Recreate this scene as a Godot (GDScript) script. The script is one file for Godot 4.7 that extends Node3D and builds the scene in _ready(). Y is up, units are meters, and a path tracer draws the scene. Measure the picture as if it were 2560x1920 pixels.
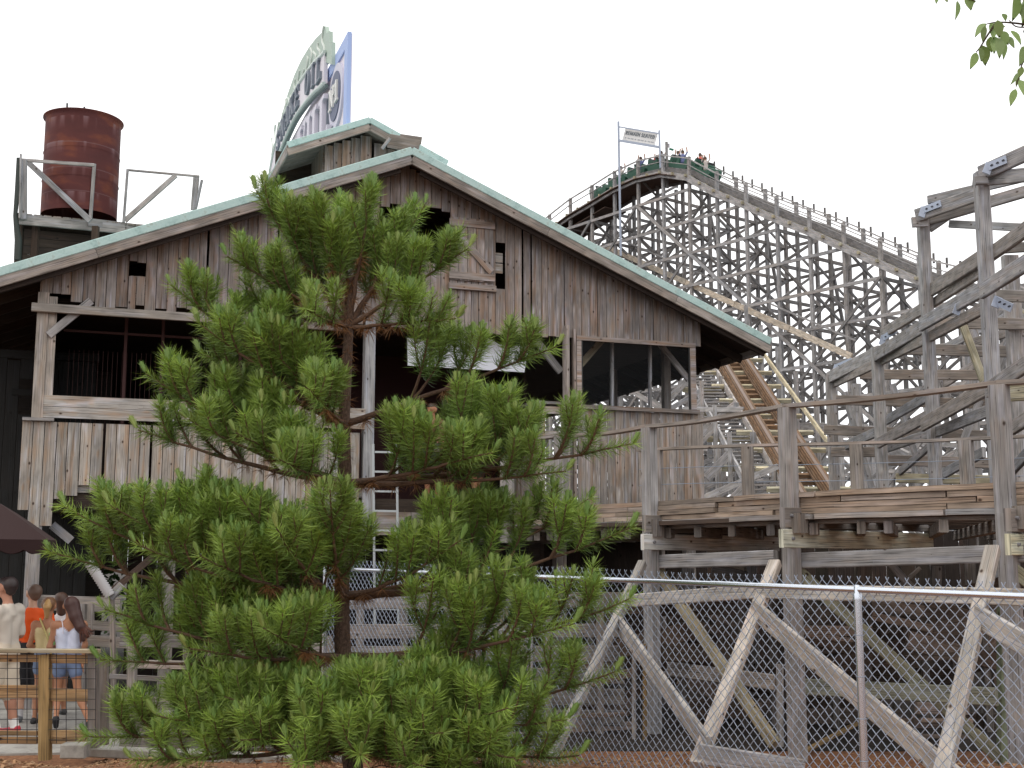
extends Node3D
# A weathered wooden coaster station behind a young pine, with the lift hill, a curved boardwalk and a chain link fence.

const F := 3050.0
var CAM := Vector3(0, 1.95, 0)
var PITCH := atan(440.0 / 3050.0)
var R := RandomNumberGenerator.new()
var M := {}
var counts := {}
var barn_xf: Transform3D

# ---------------------------------------------------------------- helpers
class Buf:
	var v := PackedVector3Array()
	var n := PackedVector3Array()
	var t := PackedVector2Array()
	var c := PackedColorArray()
	var ix := PackedInt32Array()
	func quad(p: Array, nrm: Vector3, uvs: Array, col: Color) -> void:
		var b := v.size()
		for k in 4:
			v.push_back(p[k]); n.push_back(nrm); t.push_back(uvs[k]); c.push_back(col)
		if (p[1] - p[0]).cross(p[2] - p[0]).dot(nrm) > 0.0:
			ix.append_array([b, b + 2, b + 1, b, b + 3, b + 2])
		else:
			ix.append_array([b, b + 1, b + 2, b, b + 2, b + 3])
	func tri(a: Vector3, b: Vector3, d: Vector3, nrm: Vector3, col: Color, ua := Vector2.ZERO, ub := Vector2.ZERO, ud := Vector2.ZERO) -> void:
		var k := v.size()
		v.append_array([a, b, d]); n.append_array([nrm, nrm, nrm]); t.append_array([ua, ub, ud]); c.append_array([col, col, col])
		if (b - a).cross(d - a).dot(nrm) > 0.0:
			ix.append_array([k, k + 2, k + 1])
		else:
			ix.append_array([k, k + 1, k + 2])
	func beam(xf: Transform3D, L: float, w: float, h: float, ch: float, col: Color, uo: Vector2) -> void:
		var pr: Array
		if ch > 0.0:
			pr = [Vector2(h / 2, -w / 2 + ch), Vector2(h / 2, w / 2 - ch), Vector2(h / 2 - ch, w / 2), Vector2(-h / 2 + ch, w / 2), Vector2(-h / 2, w / 2 - ch), Vector2(-h / 2, -w / 2 + ch), Vector2(-h / 2 + ch, -w / 2), Vector2(h / 2 - ch, -w / 2)]
		else:
			pr = [Vector2(h / 2, -w / 2), Vector2(h / 2, w / 2), Vector2(-h / 2, w / 2), Vector2(-h / 2, -w / 2)]
		var acc := 0.0
		var m := pr.size()
		for k in m:
			var a: Vector2 = pr[k]
			var b: Vector2 = pr[(k + 1) % m]
			var e := b - a
			var nn := Vector2(-e.y, e.x).normalized()
			if nn.dot(a + b) < 0.0: nn = -nn
			var len := e.length()
			var u0 := -L / 3.2 + uo.x
			var u1 := L / 3.2 + uo.x
			quad([xf * Vector3(-L / 2, a.x, a.y), xf * Vector3(L / 2, a.x, a.y), xf * Vector3(L / 2, b.x, b.y), xf * Vector3(-L / 2, b.x, b.y)], (xf.basis * Vector3(0, nn.x, nn.y)).normalized(),
				[Vector2(u0, acc / 0.8 + uo.y), Vector2(u1, acc / 0.8 + uo.y), Vector2(u1, (acc + len) / 0.8 + uo.y), Vector2(u0, (acc + len) / 0.8 + uo.y)], col)
			acc += len
		for s in [-1.0, 1.0]:
			var nrm := (xf.basis * Vector3(s, 0, 0)).normalized()
			for k in range(1, m - 1):
				tri(xf * Vector3(s * L / 2, pr[0].x, pr[0].y), xf * Vector3(s * L / 2, pr[k].x, pr[k].y), xf * Vector3(s * L / 2, pr[k + 1].x, pr[k + 1].y), nrm, col, pr[0] * 0.4 + uo, pr[k] * 0.4 + uo, pr[k + 1] * 0.4 + uo)
	# a rectangular section swept along a polyline; w across, h along up
	func sweep(pts: Array, w: float, h: float, up: Vector3, col: Color, uo: Vector2) -> void:
		var rings := []
		var m := pts.size()
		var acc := 0.0
		for k in m:
			var d: Vector3 = (pts[mini(k + 1, m - 1)] - pts[maxi(k - 1, 0)]).normalized()
			var sd := d.cross(up).normalized()
			var uu := sd.cross(d).normalized()
			rings.append([pts[k] + uu * h / 2 - sd * w / 2, pts[k] + uu * h / 2 + sd * w / 2, pts[k] - uu * h / 2 + sd * w / 2, pts[k] - uu * h / 2 - sd * w / 2, uu, sd])
		for k in m - 1:
			var a: Array = rings[k]
			var b: Array = rings[k + 1]
			var l: float = (pts[k + 1] - pts[k]).length()
			for e in 4:
				var nr: Vector3 = [a[4], a[5], -a[4], -a[5]][e]
				var sp: float = [w, h, w, h][e]
				quad([a[e], b[e], b[(e + 1) % 4], a[(e + 1) % 4]], nr, [Vector2(acc / 1.6, e * 0.3) + uo, Vector2((acc + l) / 1.6, e * 0.3) + uo, Vector2((acc + l) / 1.6, e * 0.3 + sp / 0.8) + uo, Vector2(acc / 1.6, e * 0.3 + sp / 0.8) + uo], col)
			acc += l
		for s in [0, m - 1]:
			var a: Array = rings[s]
			var nr: Vector3 = (pts[0] - pts[1]).normalized() if s == 0 else (pts[m - 1] - pts[m - 2]).normalized()
			quad([a[0], a[1], a[2], a[3]], nr, [uo, uo + Vector2(0, w), uo + Vector2(h, w), uo + Vector2(h, 0)], col)
	# a round tube along a polyline with smooth normals
	func tube(pts: Array, radii: Array, sides: int, col: Color, cap := true) -> void:
		var m := pts.size()
		var base := v.size()
		var ref := Vector3(0.31, 0.2, 0.93).normalized()
		var acc := 0.0
		for k in m:
			var d: Vector3 = (pts[mini(k + 1, m - 1)] - pts[maxi(k - 1, 0)]).normalized()
			var x := d.cross(ref)
			if x.length() < 0.05: x = d.cross(Vector3.RIGHT)
			x = x.normalized()
			var y := x.cross(d).normalized()
			if k > 0: acc += (pts[k] - pts[k - 1]).length()
			for s in sides + 1:
				var an := TAU * s / sides
				var o := x * cos(an) + y * sin(an)
				v.push_back(pts[k] + o * radii[k]); n.push_back(o); t.push_back(Vector2(float(s) / sides, acc)); c.push_back(col)
		for k in m - 1:
			for s in sides:
				var a := base + k * (sides + 1) + s
				var b := a + sides + 1
				ix.append_array([a, a + 1, b, a + 1, b + 1, b])
		if cap:
			for e in [0, m - 1]:
				var nr: Vector3 = (pts[0] - pts[1]).normalized() if e == 0 else (pts[m - 1] - pts[m - 2]).normalized()
				var o: int = base + e * (sides + 1)
				for s in range(1, sides - 1):
					tri(v[o], v[o + s], v[o + s + 1], nr, col)
	# profile (radius, height) turned round the y axis
	func lathe(at: Vector3, prof: Array, sides: int, col: Color) -> void:
		var base := v.size()
		for k in prof.size():
			var e: Vector2 = prof[mini(k + 1, prof.size() - 1)] - prof[maxi(k - 1, 0)]
			var nn := Vector2(e.y, -e.x).normalized()
			for s in sides + 1:
				var an := TAU * s / sides
				v.push_back(at + Vector3(prof[k].x * cos(an), prof[k].y, prof[k].x * sin(an)))
				n.push_back(Vector3(nn.x * cos(an), nn.y, nn.x * sin(an))); t.push_back(Vector2(4.0 * s / sides, prof[k].y)); c.push_back(col)
		for k in prof.size() - 1:
			for s in sides:
				var a := base + k * (sides + 1) + s
				var b := a + sides + 1
				ix.append_array([a, a + 1, b, a + 1, b + 1, b])
	# a flat outline (x, y) of some thickness along z
	func plate(xf: Transform3D, outline: PackedVector2Array, thick: float, col: Color) -> void:
		var tr := Geometry2D.triangulate_polygon(outline)
		for s in [-0.5, 0.5]:
			for k in range(0, tr.size(), 3):
				var p := []
				for j in 3: p.append(xf * Vector3(outline[tr[k + j]].x, outline[tr[k + j]].y, s * thick))
				tri(p[0], p[1], p[2], xf.basis * Vector3(0, 0, signf(s)), col, outline[tr[k]], outline[tr[k + 1]], outline[tr[k + 2]])
		var cw := Geometry2D.is_polygon_clockwise(outline)
		for k in outline.size():
			var a := outline[k]
			var b := outline[(k + 1) % outline.size()]
			var e := (b - a).normalized()
			var nn := Vector3(e.y, -e.x, 0) * (-1.0 if cw else 1.0)
			quad([xf * Vector3(a.x, a.y, -thick / 2), xf * Vector3(b.x, b.y, -thick / 2), xf * Vector3(b.x, b.y, thick / 2), xf * Vector3(a.x, a.y, thick / 2)], xf.basis * nn, [a, b, b, a], col)
	func mesh() -> ArrayMesh:
		var a := []
		a.resize(Mesh.ARRAY_MAX)
		a[Mesh.ARRAY_VERTEX] = v; a[Mesh.ARRAY_NORMAL] = n; a[Mesh.ARRAY_TEX_UV] = t; a[Mesh.ARRAY_COLOR] = c; a[Mesh.ARRAY_INDEX] = ix
		var m := ArrayMesh.new()
		m.add_surface_from_arrays(Mesh.PRIMITIVE_TRIANGLES, a)
		return m

func ray(px: float, py: float) -> Vector3:
	return Vector3((px - 1280.0) / F, -(py - 960.0) / F, -1.0).rotated(Vector3.RIGHT, PITCH)
func pt(px: float, py: float, z: float) -> Vector3:          # the place z metres ahead that the survey of the photograph gives
	var r := ray(px, py)
	return CAM + r * (z / -r.z)
func fc(px: float, py: float, b := 0.0) -> Vector3:          # the same on the station's own planes: (along the front, height, -back)
	var inv := barn_xf.affine_inverse()
	var o := inv * CAM
	var d := inv.basis * ray(px, py)
	return o + d * ((-b - o.z) / d.z)
func numbered(parent: Node, called: String) -> String:
	var k := str(parent.get_instance_id()) + called
	counts[k] = counts.get(k, -1) + 1
	return called if counts[k] == 0 else "%s_%03d" % [called, counts[k]]
func thing(called: String, label: String, category: String, at := Vector3.ZERO, group := "") -> Node3D:
	var o := Node3D.new()
	o.name = numbered(self, called)
	add_child(o)
	o.position = at
	o.set_meta("label", label); o.set_meta("category", category)
	if group: o.set_meta("group", group)
	return o
func put(parent: Node, called: String, mesh: Mesh, mat: Material, xf := Transform3D.IDENTITY) -> MeshInstance3D:
	var o := MeshInstance3D.new()
	o.mesh = mesh
	o.material_override = mat
	o.name = numbered(parent, called)
	parent.add_child(o)
	o.transform = xf
	return o
func stuff(o: Node) -> void: o.set_meta("kind", "stuff")
func rv() -> Vector2: return Vector2(R.randf(), R.randf())
func tone(c: Color, amount := 0.14) -> Color:
	var k := 1.0 + R.randf_range(-amount, amount)
	var w := R.randf_range(-amount, amount) * 0.25
	return Color(c.r * k * (1.0 + w), c.g * k, c.b * k * (1.0 - w))
func frame_xf(p: Vector3, q: Vector3, up := Vector3.UP) -> Transform3D:
	var d := (q - p).normalized()
	var sd := d.cross(up)
	if sd.length() < 0.02: sd = d.cross(Vector3.BACK)
	sd = sd.normalized()
	return Transform3D(Basis(d, sd.cross(d).normalized(), sd), (p + q) / 2)
# one timber from p to q: w across (level), h along up
func beam(parent: Node, called: String, p: Vector3, q: Vector3, w: float, h: float, col: Color, up := Vector3.UP, ch := 0.006, mat: Material = null) -> MeshInstance3D:
	var b := Buf.new()
	b.beam(Transform3D.IDENTITY, p.distance_to(q), w, h, ch, tone(col), rv())
	return put(parent, called, b.mesh(), mat if mat else M.wood, frame_xf(p, q, up))
func wbeam(parent: Node3D, called: String, p: Vector3, q: Vector3, w: float, h: float, col: Color, up := Vector3.UP, ch := 0.006, mat: Material = null) -> MeshInstance3D:
	return beam(parent, called, p - parent.position, q - parent.position, w, h, col, up, ch, mat)
func catmull(p: Array, steps: int) -> Array:
	var out := []
	for k in p.size() - 1:
		var a: Vector3 = p[maxi(k - 1, 0)]
		var b: Vector3 = p[k]
		var c: Vector3 = p[k + 1]
		var d: Vector3 = p[mini(k + 2, p.size() - 1)]
		for s in steps: out.append(b.cubic_interpolate(c, a, d, float(s) / steps))
	out.append(p[-1])
	return out

# ---------------------------------------------------------------- textures and materials
func noise(seed: int, freq: float, oct := 4) -> FastNoiseLite:
	var f := FastNoiseLite.new()
	f.seed = seed; f.frequency = freq; f.fractal_octaves = oct; f.noise_type = FastNoiseLite.TYPE_SIMPLEX_SMOOTH
	return f
func field(seed: int, w: int, h: int, freq: float, W: int, H: int, oct := 4) -> PackedByteArray:
	var i := noise(seed, freq, oct).get_seamless_image(w, h)
	i.convert(Image.FORMAT_L8)
	i.resize(W, H, Image.INTERPOLATE_CUBIC)
	return i.get_data()
func tex(i: Image) -> ImageTexture:
	i.generate_mipmaps()
	return ImageTexture.create_from_image(i)
# grain along u; dark checks, brown and silvery streaks
func wood_image(seed: int, brown: float, silver: float) -> Array:
	var W := 1024
	var H := 512
	var g := field(seed, 14, 512, 0.11, W, H, 3)
	var s := field(seed + 1, 12, 96, 0.06, W, H, 3)
	var b := field(seed + 2, 96, 96, 0.03, W, H, 4)
	var s2 := field(seed + 3, 20, 96, 0.07, W, H, 3)
	var px := PackedByteArray()
	px.resize(W * H * 3)
	var hp := PackedByteArray()
	hp.resize(W * H)
	for k in W * H:
		var gg := g[k] / 255.0
		var ss := s[k] / 255.0
		var bb := b[k] / 255.0
		var t2 := s2[k] / 255.0
		var l := 0.80 + (gg - 0.5) * 0.20 + (bb - 0.5) * 0.22
		if gg < 0.27: l -= (0.27 - gg) * 1.6
		var br := clampf((ss * 0.6 + bb * 0.4 - 0.5) * 4.0, 0.0, 1.0) * brown
		var si := clampf((t2 - 0.58) * 4.0, 0.0, 1.0) * silver
		l += si * 0.12 - br * 0.09
		px[k * 3] = clampi(int(255.0 * (l * (1.0 + br * 0.02) - si * 0.02)), 20, 255)
		px[k * 3 + 1] = clampi(int(255.0 * (l * (1.0 - br * 0.07))), 18, 255)
		px[k * 3 + 2] = clampi(int(255.0 * (l * (1.0 - br * 0.15) + si * 0.05)), 15, 255)
		hp[k] = clampi(int(255.0 * (0.55 + (gg - 0.5) * 0.9)), 0, 255)
	var kr := RandomNumberGenerator.new()
	kr.seed = seed
	for q in 15:
		var cx := kr.randi_range(40, W - 40)
		var cy := kr.randi_range(20, H - 20)
		var nail := q % 3 != 0
		var rx := kr.randf_range(1.6, 2.6) if nail else kr.randf_range(8.0, 16.0)
		var ry := rx * (1.0 if nail else 0.7)
		var tail := 34.0 if nail else 26.0
		for y in range(int(-ry * 2.0), int(ry * 2.0) + 1):
			for x in range(int(-tail), int(tail) + 1):
				var e := Vector2(x / rx, y / ry).length()
				var f := clampf(1.3 - e, 0.0, 1.0) * 0.62 + clampf(1.0 - absf(x) / tail, 0.0, 1.0) * clampf(1.0 - absf(y) / ry, 0.0, 1.0) * 0.20
				var o := ((cy + y) * W + cx + x) * 3
				for ch in 3: px[o + ch] = int(px[o + ch] * (1.0 - f * [0.85, 0.95, 1.0][ch]))
	var im := Image.create_from_data(W, H, false, Image.FORMAT_RGB8, px)
	var hi := Image.create_from_data(W, H, false, Image.FORMAT_L8, hp)
	hi.convert(Image.FORMAT_RGBA8)
	hi.bump_map_to_normal_map(2.2)
	return [tex(im), tex(hi)]
func mat(col: Color, rough := 0.85, metal := 0.0) -> StandardMaterial3D:
	var m := StandardMaterial3D.new()
	m.albedo_color = col.linear_to_srgb(); m.roughness = rough; m.metallic = metal
	return m
func vmat(rough := 0.8) -> StandardMaterial3D:
	var m := StandardMaterial3D.new()
	m.vertex_color_use_as_albedo = true; m.roughness = rough
	return m
func blotch_tex(seed: int, freq: float, stops: Array, W := 512) -> ImageTexture:
	var a := field(seed, W, W, freq, W, W, 5)
	var b := field(seed + 9, W, W, freq * 6.0, W, W, 4)
	var px := PackedByteArray()
	px.resize(W * W * 3)
	for k in W * W:
		var x := clampf((a[k] * 0.6 + b[k] * 0.4) / 255.0 * 1.6 - 0.3, 0.0, 0.999) * (stops.size() - 1)
		var c: Color = stops[int(x)].lerp(stops[int(x) + 1], x - int(x))
		px[k * 3] = int(c.r * 255.0); px[k * 3 + 1] = int(c.g * 255.0); px[k * 3 + 2] = int(c.b * 255.0)
	return tex(Image.create_from_data(W, W, false, Image.FORMAT_RGB8, px))
func make_materials() -> void:
	var a := wood_image(11, 0.4, 0.6)
	var b := wood_image(47, 1.0, 1.0)
	for e in [["wood", a], ["barn_wood", b]]:
		var m := vmat(0.88)
		m.albedo_texture = e[1][0]
		m.normal_enabled = true; m.normal_texture = e[1][1]; m.normal_scale = 0.8
		M[e[0]] = m
	M.paint = vmat(0.6)
	M.skin = vmat(0.65)
	M.hair = vmat(0.5)
	M.steel = mat(Color(0.62, 0.66, 0.73), 0.24, 0.92)
	M.wire = mat(Color(0.29, 0.34, 0.43), 0.45, 0.3)
	M.dark_wire = mat(Color(0.03, 0.03, 0.035), 0.6, 0.2)
	M.plate = mat(Color(0.38, 0.43, 0.54), 0.5, 0.1)
	M.iron = mat(Color(0.05, 0.055, 0.06), 0.6, 0.3)
	M.rust_iron = mat(Color(0.06, 0.022, 0.02), 0.8)
	M.red_wall = mat(Color(0.045, 0.012, 0.012), 0.8)
	M.white_board = mat(Color(0.84, 0.87, 0.95), 0.5)
	M.ladder = mat(Color(0.42, 0.45, 0.47), 0.5, 0.2)
	M.concrete = mat(Color.WHITE, 0.9)
	M.concrete.albedo_texture = blotch_tex(5, 0.01, [Color(0.50, 0.49, 0.48), Color(0.60, 0.59, 0.57), Color(0.66, 0.65, 0.63)])
	M.concrete.uv1_triplanar = true; M.concrete.uv1_world_triplanar = true; M.concrete.uv1_scale = Vector3.ONE * 0.5
	M.mulch = mat(Color.WHITE, 0.95)
	M.mulch.albedo_texture = blotch_tex(21, 0.03, [Color(0.28, 0.17, 0.10), Color(0.45, 0.29, 0.18), Color(0.53, 0.36, 0.23), Color(0.60, 0.46, 0.33)])
	M.mulch.uv1_triplanar = true; M.mulch.uv1_world_triplanar = true; M.mulch.uv1_scale = Vector3.ONE * 0.7
	M.roof = mat(Color.WHITE, 0.45)
	M.roof.albedo_texture = blotch_tex(31, 0.008, [Color(0.57, 0.68, 0.67), Color(0.65, 0.76, 0.75), Color(0.69, 0.79, 0.78), Color(0.60, 0.67, 0.64)])
	M.roof.uv1_triplanar = true; M.roof.uv1_scale = Vector3.ONE * 0.6
	M.bark = vmat(0.95)
	M.bark.albedo_texture = blotch_tex(41, 0.03, [Color(0.50, 0.46, 0.44), Color(0.72, 0.66, 0.62), Color(0.88, 0.82, 0.78)], 256)
	M.bark.uv1_scale = Vector3(2, 3, 1)
	M.needle = vmat(0.55)
	M.needle.backlight_enabled = true; M.needle.backlight = Color(0.07, 0.12, 0.02)
	M.leaf = vmat(0.5)
	M.leaf.backlight_enabled = true; M.leaf.backlight = Color(0.32, 0.42, 0.16)
	M.canvas = mat(Color(0.026, 0.008, 0.008), 0.9)
	var g := mat(Color(0.04, 0.05, 0.06), 0.3)
	g.transparency = BaseMaterial3D.TRANSPARENCY_ALPHA
	g.albedo_color.a = 0.04
	M.glass = g
	# tank: maroon rust with orange bands, pale runs
	var W := 512
	var s := field(71, 256, 12, 0.05, W, W, 4)
	var bl := field(72, 128, 128, 0.03, W, W, 5)
	var px := PackedByteArray()
	px.resize(W * W * 3)
	for y in W:
		var seam := minf(minf(absf(y - 170.0), absf(y - 300.0)), absf(y - 420.0))
		for x in W:
			var k := y * W + x
			var st := s[k] / 255.0
			var b2 := bl[k] / 255.0
			var c := Color(0.285, 0.10, 0.10).lerp(Color(0.36, 0.145, 0.13), b2)
			c = c.lerp(Color(0.48, 0.25, 0.12), clampf((b2 - 0.56) * 4.0, 0.0, 1.0) * 0.5)
			c = c.lerp(Color(0.50, 0.40, 0.42), clampf((st - 0.56) * 5.0, 0.0, 1.0) * clampf(1.0 - fposmod(y - 165.0, 130.0) / 70.0, 0.0, 1.0) * 0.75)
			if seam < 3.0: c = c.lerp(Color(0.45, 0.36, 0.38), 0.5)
			px[k * 3] = int(c.r * 255.0); px[k * 3 + 1] = int(c.g * 255.0); px[k * 3 + 2] = int(c.b * 255.0)
	M.tank = mat(Color.WHITE, 0.75)
	M.tank.albedo_texture = tex(Image.create_from_data(W, W, false, Image.FORMAT_RGB8, px))

# weathered timber colours (linear, as multiplied with a texture of about 0.6)
const GREY := Color(0.50, 0.482, 0.482)
const GREYBROWN := Color(0.375, 0.33, 0.298)
const GABLE := Color(0.41, 0.355, 0.33)
const LOWER := Color(0.56, 0.51, 0.46)
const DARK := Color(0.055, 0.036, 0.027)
const FAR := Color(0.46, 0.44, 0.435)
const NEWWOOD := Color(0.84, 0.72, 0.58)
const CREAM := Color(0.98, 0.88, 0.62)
const YELLOW := Color(0.62, 0.40, 0.17)

# ---------------------------------------------------------------- the station
func board(parent: Node, x0: float, x1: float, y0: float, y1: float, z: float, col: Color, called := "board", th := 0.024) -> MeshInstance3D:
	return beam(parent, called, Vector3((x0 + x1) / 2, y0, z), Vector3((x0 + x1) / 2, y1, z), th, x1 - x0 - 0.007, col * R.randf_range(0.88, 1.10), Vector3.RIGHT, 0.004, M.barn_wood)
func slab(parent: Node, called: String, lo: Vector3, hi: Vector3, col: Color, m: Material = null) -> MeshInstance3D:
	var b := Buf.new()
	var s := hi - lo
	b.beam(Transform3D.IDENTITY, s.x, s.z, s.y, 0.0, col, rv())
	return put(parent, called, b.mesh(), m if m else M.barn_wood, Transform3D(Basis.IDENTITY, (lo + hi) / 2))
func build_station() -> void:
	var A := pt(1012, 407, 20.0)
	barn_xf = Transform3D(Basis(Vector3.UP, deg_to_rad(20)), Vector3(A.x, 0, A.z))
	var t := thing("station_building", "weathered plank coaster station with teal roof edge and broad gable, behind the pine", "building")
	t.transform = barn_xf
	var TA := 0.414
	var wood_top := fc(1012, 384, -0.45).y
	var roof_y := fc(1012, 366, -0.45).y
	# roof slabs, rake boards, eaves
	for s in [-1.0, 1.0]:
		var tip := 6.78
		var down := Vector3(s, -TA, 0).normalized()
		var L := tip / cos(atan(TA))
		var b := Buf.new()
		b.beam(Transform3D(Basis(down, Vector3(0, 0, 1).cross(down) * s, Vector3(0, 0, s)), Vector3.ZERO), L, 16.4, 0.05, 0.0, Color.WHITE, Vector2.ZERO)
		put(t, "roof_sheet", b.mesh(), M.roof, Transform3D(Basis.IDENTITY, Vector3(0, roof_y - 0.03, -7.78) + down * L / 2))
		for k in 10:
			var bk := 0.35 - k * 0.82
			beam(t, "rafter", Vector3(0, wood_top - 0.16, bk) + down * 0.2, Vector3(0, wood_top - 0.16, bk) + down * (L - 0.06), 0.05, 0.15, DARK)
		beam(t, "roof_deck", Vector3(0, roof_y - 0.14, -7.8) + down * 0.02, Vector3(0, roof_y - 0.14, -7.8) + down * (L - 0.05), 16.2, 0.03, DARK * 1.3, Vector3.UP, 0.0)
		var cuts := [0.0, 0.36, 0.72, 1.0]
		for k in 3:
			beam(t, "rake_board", Vector3(0, wood_top - 0.085, 0.45) + down * (L * cuts[k] + 0.003), Vector3(0, wood_top - 0.085, 0.45) + down * (L * cuts[k + 1] - 0.003), 0.045, 0.165, GREYBROWN * 1.28, Vector3.UP)
			beam(t, "roof_trim", Vector3(0, roof_y - 0.068, 0.466) + down * (L * cuts[k] + 0.001), Vector3(0, roof_y - 0.068, 0.466) + down * (L * cuts[k + 1] - 0.001), 0.04, 0.135, Color.WHITE, Vector3.UP, 0.01, M.roof)
		beam(t, "eave_board", Vector3(0, wood_top - 0.07, 0.42) + down * (L - 0.03), Vector3(0, wood_top - 0.07, -15.8) + down * (L - 0.03), 0.04, 0.17, GREYBROWN)
	var under := func(s: float) -> float: return roof_y - 0.17 - TA * absf(s)
	# gable boards, each with its own foot
	var x := -5.66
	var holes := [[-1.12, 0.80, 6.95, 7.86], [-4.34, -4.12, 6.33, 6.52], [1.60, 1.74, 6.62, 7.42]]
	var gaps := [-3.16, -2.05, 2.2]
	while x < 5.58:
		var w := R.randf_range(0.115, 0.185)
		if x + w > 5.45: w = 5.60 - x
		var mid := x + w / 2
		var top: float = under.call(mid)
		var foot := 5.83 + R.randf_range(-0.07, 0.05)
		if mid < -5.2: foot = 5.95
		if mid > 2.8: foot = 5.80
		if mid < -2.0 and mid > -3.3: foot -= 0.08
		var z := R.randf_range(0.0, 0.026)
		var ranges := [[foot, top]]
		for h in holes:
			if mid > h[0] and mid < h[1]: ranges = [[foot, h[2] + R.randf_range(-0.06, 0.03)], [h[3] + R.randf_range(-0.04, 0.05), top]]
		var col := GABLE.lerp(LOWER, clampf((6.6 - top) * 0.14 + R.randf_range(-0.1, 0.16), 0.0, 0.5))
		for r in ranges:
			if r[1] - r[0] > 0.06: board(t, x, x + w, r[0], r[1], z, col)
		x += w
		for g in gaps:
			if absf(x - g) < 0.09: x += 0.028
	for k in 3: slab(t, "board", Vector3(-4.36, 5.92 + k * 0.14, -0.05), Vector3(-4.10, 6.045 + k * 0.14, -0.028), tone(LOWER))
	for k in 2: slab(t, "board", Vector3(1.55, 6.86 + k * 0.19, -0.06), Vector3(1.78, 7.03 + k * 0.19, -0.03), tone(LOWER))
	for q in [[-0.62, -0.40, 7.0, 7.9], [0.05, 0.2, 6.9, 7.5]]: board(t, q[0], q[1], q[2], q[3], -0.06, LOWER)
	# loft shutter with a Z brace
	for k in 5: board(t, 0.80 + k * 0.156, 0.80 + (k + 1) * 0.156, 6.66, 7.76, 0.045, GABLE * 1.1, "shutter_board")
	for y in [6.74, 7.66]: slab(t, "shutter_rail", Vector3(0.78, y - 0.06, 0.06), Vector3(1.60, y + 0.06, 0.085), GABLE * 1.15)
	beam(t, "shutter_brace", Vector3(0.84, 7.55, 0.075), Vector3(1.54, 6.84, 0.075), 0.024, 0.13, GABLE * 1.15, Vector3.UP, 0.003, M.barn_wood)
	slab(t, "shutter_sill", Vector3(0.78, 6.50, 0.03), Vector3(1.62, 6.60, 0.10), GABLE * 1.1)
	# posts and the left bay
	beam(t, "corner_post", Vector3(-5.60, 4.0, 0.0), Vector3(-5.60, 5.95, 0.0), 0.16, 0.13, LOWER)
	beam(t, "corner_post", Vector3(-5.46, 4.0, -0.03), Vector3(-5.46, 5.9, -0.03), 0.12, 0.12, LOWER)
	beam(t, "corner_post", Vector3(-5.55, -0.3, -0.1), Vector3(-5.55, 3.0, -0.1), 0.2, 0.2, GREY)
	beam(t, "header_beam", Vector3(-5.76, 5.70, 0.13), Vector3(-0.9, 5.70, 0.13), 0.06, 0.13, LOWER * 0.9)
	beam(t, "knee_brace", fc(121, 838, -0.05), fc(228, 752, -0.05), 0.05, 0.12, GREY)
	beam(t, "knee_brace", fc(536, 850, 0.05), fc(625, 775, 0.05), 0.05, 0.12, GREY)
	beam(t, "centre_post", Vector3(-0.55, 2.4, -0.06), Vector3(-0.55, 5.85, -0.06), 0.17, 0.19, GREY)
	beam(t, "bay_post", Vector3(2.93, 2.4, 0.035), Vector3(2.93, 6.0, 0.035), 0.06, 0.19, GABLE * 1.3)
	beam(t, "bay_post", Vector3(3.08, 2.4, 0.03), Vector3(3.08, 5.95, 0.03), 0.05, 0.10, GABLE * 1.25)
	beam(t, "knee_brace", fc(1330, 838, 0.25), fc(1402, 930, 0.25), 0.06, 0.13, GREY * 0.8)
	for k in 2:
		var y0 := 4.055 + k * 0.172
		var sx := -5.68 + k * 0.13
		for e in [[sx, -3.25 + k * 0.5], [-3.24 + k * 0.5, -0.62]]:
			slab(t, "parapet_plank", Vector3(e[0], y0, 0.028), Vector3(e[1], y0 + 0.165, 0.055), tone(LOWER * 1.08))
	slab(t, "ledge", Vector3(-5.80, 4.0, -0.02), Vector3(-5.36, 4.045, 0.10), tone(GREY))
	var feet := [2.68, 2.40, 2.45, 2.85, 2.90, 3.06, 2.96, 2.72, 2.78, 3.1, 2.6, 2.62, 2.66, 2.9, 2.85, 2.5, 2.6, 2.7, 2.55, 2.66]
	x = -5.80
	var n := 0
	while x < -0.7:
		var w := R.randf_range(0.15, 0.185)
		var foot: float = feet[n] if n < feet.size() else R.randf_range(2.45, 2.75)
		board(t, x, x + w, foot, 3.995, R.randf_range(0.0, 0.012), LOWER)
		if n in [6, 10]: x += 0.03
		x += w + 0.002
		n += 1
	slab(t, "girt", Vector3(-5.6, 2.95, -0.06), Vector3(-0.6, 3.12, -0.03), tone(LOWER * 0.9))
	# right bay: boards round the window
	x = 3.14
	while x < 5.58:
		var w := R.randf_range(0.13, 0.18)
		if x + w > 5.46: w = 5.61 - x
		board(t, x, x + w, 2.35, 4.55 if x < 5.40 else 5.80, R.randf_range(0.0, 0.012), GABLE.lerp(LOWER, R.randf_range(0.25, 0.6)))
		x += w
	board(t, 2.84, 3.13, 2.35, 4.6, 0.0, GABLE * 1.2)
	slab(t, "window_frame", Vector3(3.12, 5.76, 0.02), Vector3(5.46, 5.84, 0.07), tone(GABLE * 1.15))
	slab(t, "window_frame", Vector3(3.10, 4.55, 0.02), Vector3(5.50, 4.62, 0.10), tone(GABLE * 0.85))
	slab(t, "window_frame", Vector3(3.12, 4.625, 0.02), Vector3(3.21, 5.755, 0.065), tone(GABLE * 1.3))
	slab(t, "window_frame", Vector3(5.35, 4.625, 0.02), Vector3(5.46, 5.755, 0.065), tone(GABLE * 1.15))
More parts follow.
